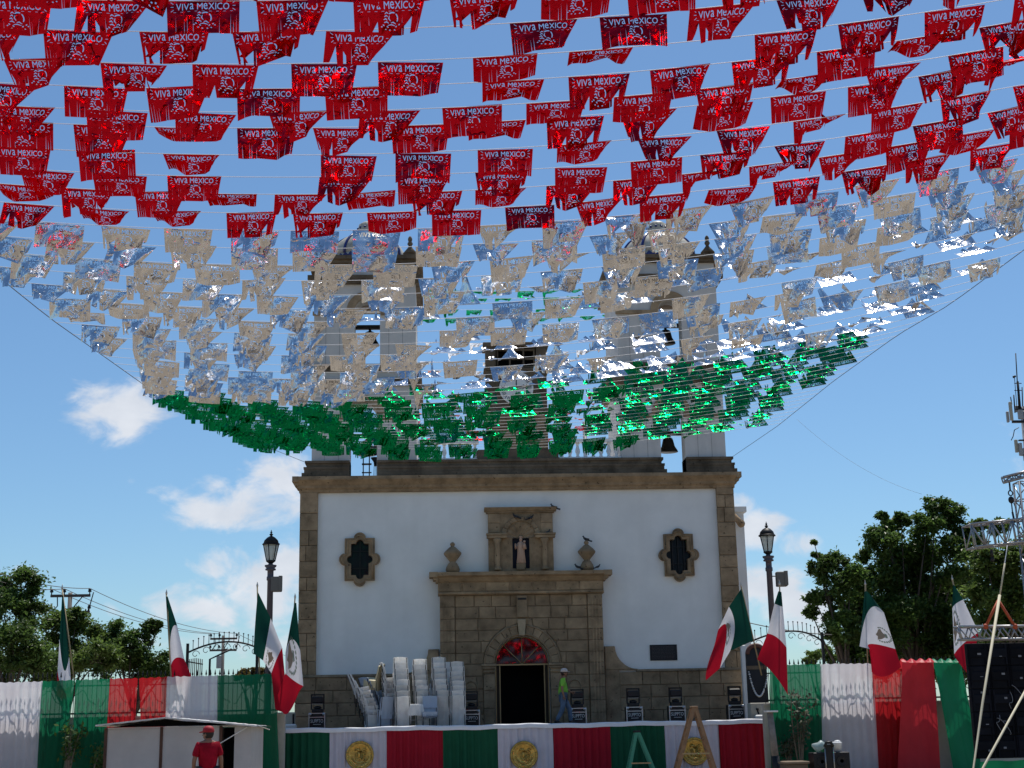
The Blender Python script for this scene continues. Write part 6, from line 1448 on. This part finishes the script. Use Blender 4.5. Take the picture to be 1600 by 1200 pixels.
def garland(y, color, label, idx, group):
    a, b = cl(y), cr(y); L = (b-a).length; s = sag(y)
    t = thing('foil_garland', label, 'garland', a, group)
    f = lambda u: a.lerp(b, u)-Vector((0, 0, 4*s*u*(1-u)))
    MB().tube([f(i/32) for i in range(33)], .0045, 4, cap=False).build('string', string_m, t)
    pitch = .955+.06*rb.uniform(-1, 1); n = int((L-.4)/pitch); ph = rb.uniform(.1, .9)*min(.5, L-.4-(n-1)*pitch-BW+.3) if y < 30.8 else .12
    ph = rb.uniform(.05, 1.0) if y < 30.8 else .10
    if y >= 30.8: pitch = 1.0
    xoff = ph; k = 0; gust = rb.uniform(-6, 10)
    while xoff+BW < L-.05:
        u0 = xoff/L; u1 = (xoff+BW)/L; p0, p1 = f(u0), f(u1); ex = (p1-p0).normalized()
        if not (rb.random() < .03):
            th = R(tilt(color, (u0+u1)/2, y, rb)+gust*.5); lee = Vector((0, 1, 0)); lee = (lee-ex*lee.dot(ex)).normalized(); up = ex.cross(lee); up = up if up.z > 0 else -up
            ez = up*math.cos(th)-lee*math.sin(th); ey = lee*math.cos(th)+up*math.sin(th)       # banner -z runs down and leeward
            rz = rb.gauss(0, .03); pick = rb.randrange(8) if color != 'green' else rb.choice((0, 1, 3, 5, 6, 7))
            if color == 'red' and u0 < .5 and rb.random() < .45: pick = rb.choice((0, 1, 5))
            o = bpy.data.objects.new('foil_banner', BM[color][pick]); COL.objects.link(o); o.parent = t
            M_ = Matrix(((ex.x, ey.x, ez.x, 0), (ex.y, ey.y, ez.y, 0), (ex.z, ey.z, ez.z, 0), (0, 0, 0, 1)))
            o.matrix_basis = Matrix.Translation(p0-a-Vector((0, 0, .004)))@M_@Matrix.Rotation(rz, 4, 'Y')@Matrix.Diagonal((1, rb.choice((.7, 1.1, 1.7)) if color != 'red' else rb.choice((.6, 1, 1.3)), rb.uniform(.93, 1.07), 1))
        xoff += pitch*rb.uniform(.93, 1.07); k += 1
def zmid(y): return f_mid(y)
def ymid(py):
    """depth at which the middle of a string is seen at this survey height"""
    lo, hi = 9.0, 48.0
    for _ in range(40):
        m = (lo+hi)/2; a, b = cl(m), cr(m); c = a.lerp(b, .5)-Vector((0, 0, sag(m)))
        d = c-EYE; yy = 600-FPX*d.dot(_u)/d.dot(_f)
        if yy < py: lo = m
        else: hi = m
    return lo
red_py = [-140, -82, -30, 20, 72, 112, 150, 176, 220, 256, 284, 314]; y_r = [ymid(p) for p in red_py]
ysil = list(np.linspace(y_r[-1]+.72, 30.9, 15)); ygrn = list(np.linspace(31.5, 43.0, 19))
ordn = ['first', 'second', 'third', 'fourth', 'fifth', 'sixth', 'seventh', 'eighth', 'ninth', 'tenth', 'eleventh', 'twelfth', 'thirteenth', 'fourteenth', 'fifteenth', 'sixteenth', 'seventeenth', 'eighteenth', 'nineteenth']
y_r = [1.0, 3.2, 5.4, 7.2]+y_r  # unseen rows added nearer the viewer so the fanlight reflects red
for i, y in enumerate(y_r): garland(y, 'red', f'string of red VIVA MEXICO foil banners, {ordn[len(y_r)-1-i]} red row counted up from the silver rows', i, 'red foil garlands over the plaza')
for i, y in enumerate(ysil): garland(y, 'silver', f'string of silver VIVA MEXICO foil banners, {ordn[i]} silver row counted down from the red rows', i, 'silver foil garlands over the plaza')
for i, y in enumerate(ygrn): garland(y, 'green', f'string of green foil banners, {ordn[i]} green row counted down from the silver rows', i, 'green foil garlands over the plaza')
# a second, smaller canopy high behind the clock gable, strung between two rear cables
for x, nm in ((-2.2, 'left'), (8.6, 'right')):
    t = thing('rear_cable_post', f'{nm} tall post behind the church holding the rear foil strings', 'post', (x, 82, 0)); MB().tube([(x, 82, 0), (x, 82, 19.2)], .12, 8).build('post_shaft', steel_gray, t)
    tag(MB().tube([(x, 53.6, 18.0), (x, 56, 19.5), (x, 68, 18.9), (x, 82, 19.1)], .015, 4).build('support_cable', cable_m), f'{nm} rear cable from the bell tower to the post behind the church', 'cable', 'rear cables')
small = []
Vx, T = shapes[1]
for kk, (py, color) in enumerate([(455, 'green'), (466, 'green'), (484, 'green'), (498, 'green'), (536, 'silver'), (552, 'silver'), (566, 'silver'), (580, 'silver'), (622, 'red'), (636, 'red'), (648, 'red'), (660, 'red'), (672, 'red'), (688, 'red')]):
    y = lerp(56, 80, kk/13); c = P(800, py, y); a, b = Vector((-2.2, y, c.z+.15)), Vector((8.6, y, c.z+.25))
    t = thing('foil_garland', f'string of {color} foil banners seen between the bell towers, {ordn[kk]} rear row from the top', 'garland', a, 'small foil garlands behind the clock gable')
    f = lambda u: a.lerp(b, u)-Vector((0, 0, .8*u*(1-u)))
    MB().tube([f(i/12) for i in range(13)], .006, 4).build('string', string_m, t)
    x = .2+.5*rb.random()
    while x < 10:
        p0 = f(x/10.8); th = R(rb.gauss(78, 16)); ex = Vector((1, 0, 0)); lee = Vector((0, 1, 0)); up = Vector((0, 0, 1)); ez = up*math.cos(th)-lee*math.sin(th); ey = lee*math.cos(th)+up*math.sin(th)
        o = bpy.data.objects.new('foil_banner', BM[color][rb.choice((1, 3, 6))]); COL.objects.link(o); o.parent = t
        o.matrix_basis = Matrix.Translation(p0-a)@Matrix(((ex.x, ey.x, ez.x, 0), (ex.y, ey.y, ez.y, 0), (ex.z, ey.z, ez.z, 0), (0, 0, 0, 1))); x += 1.02
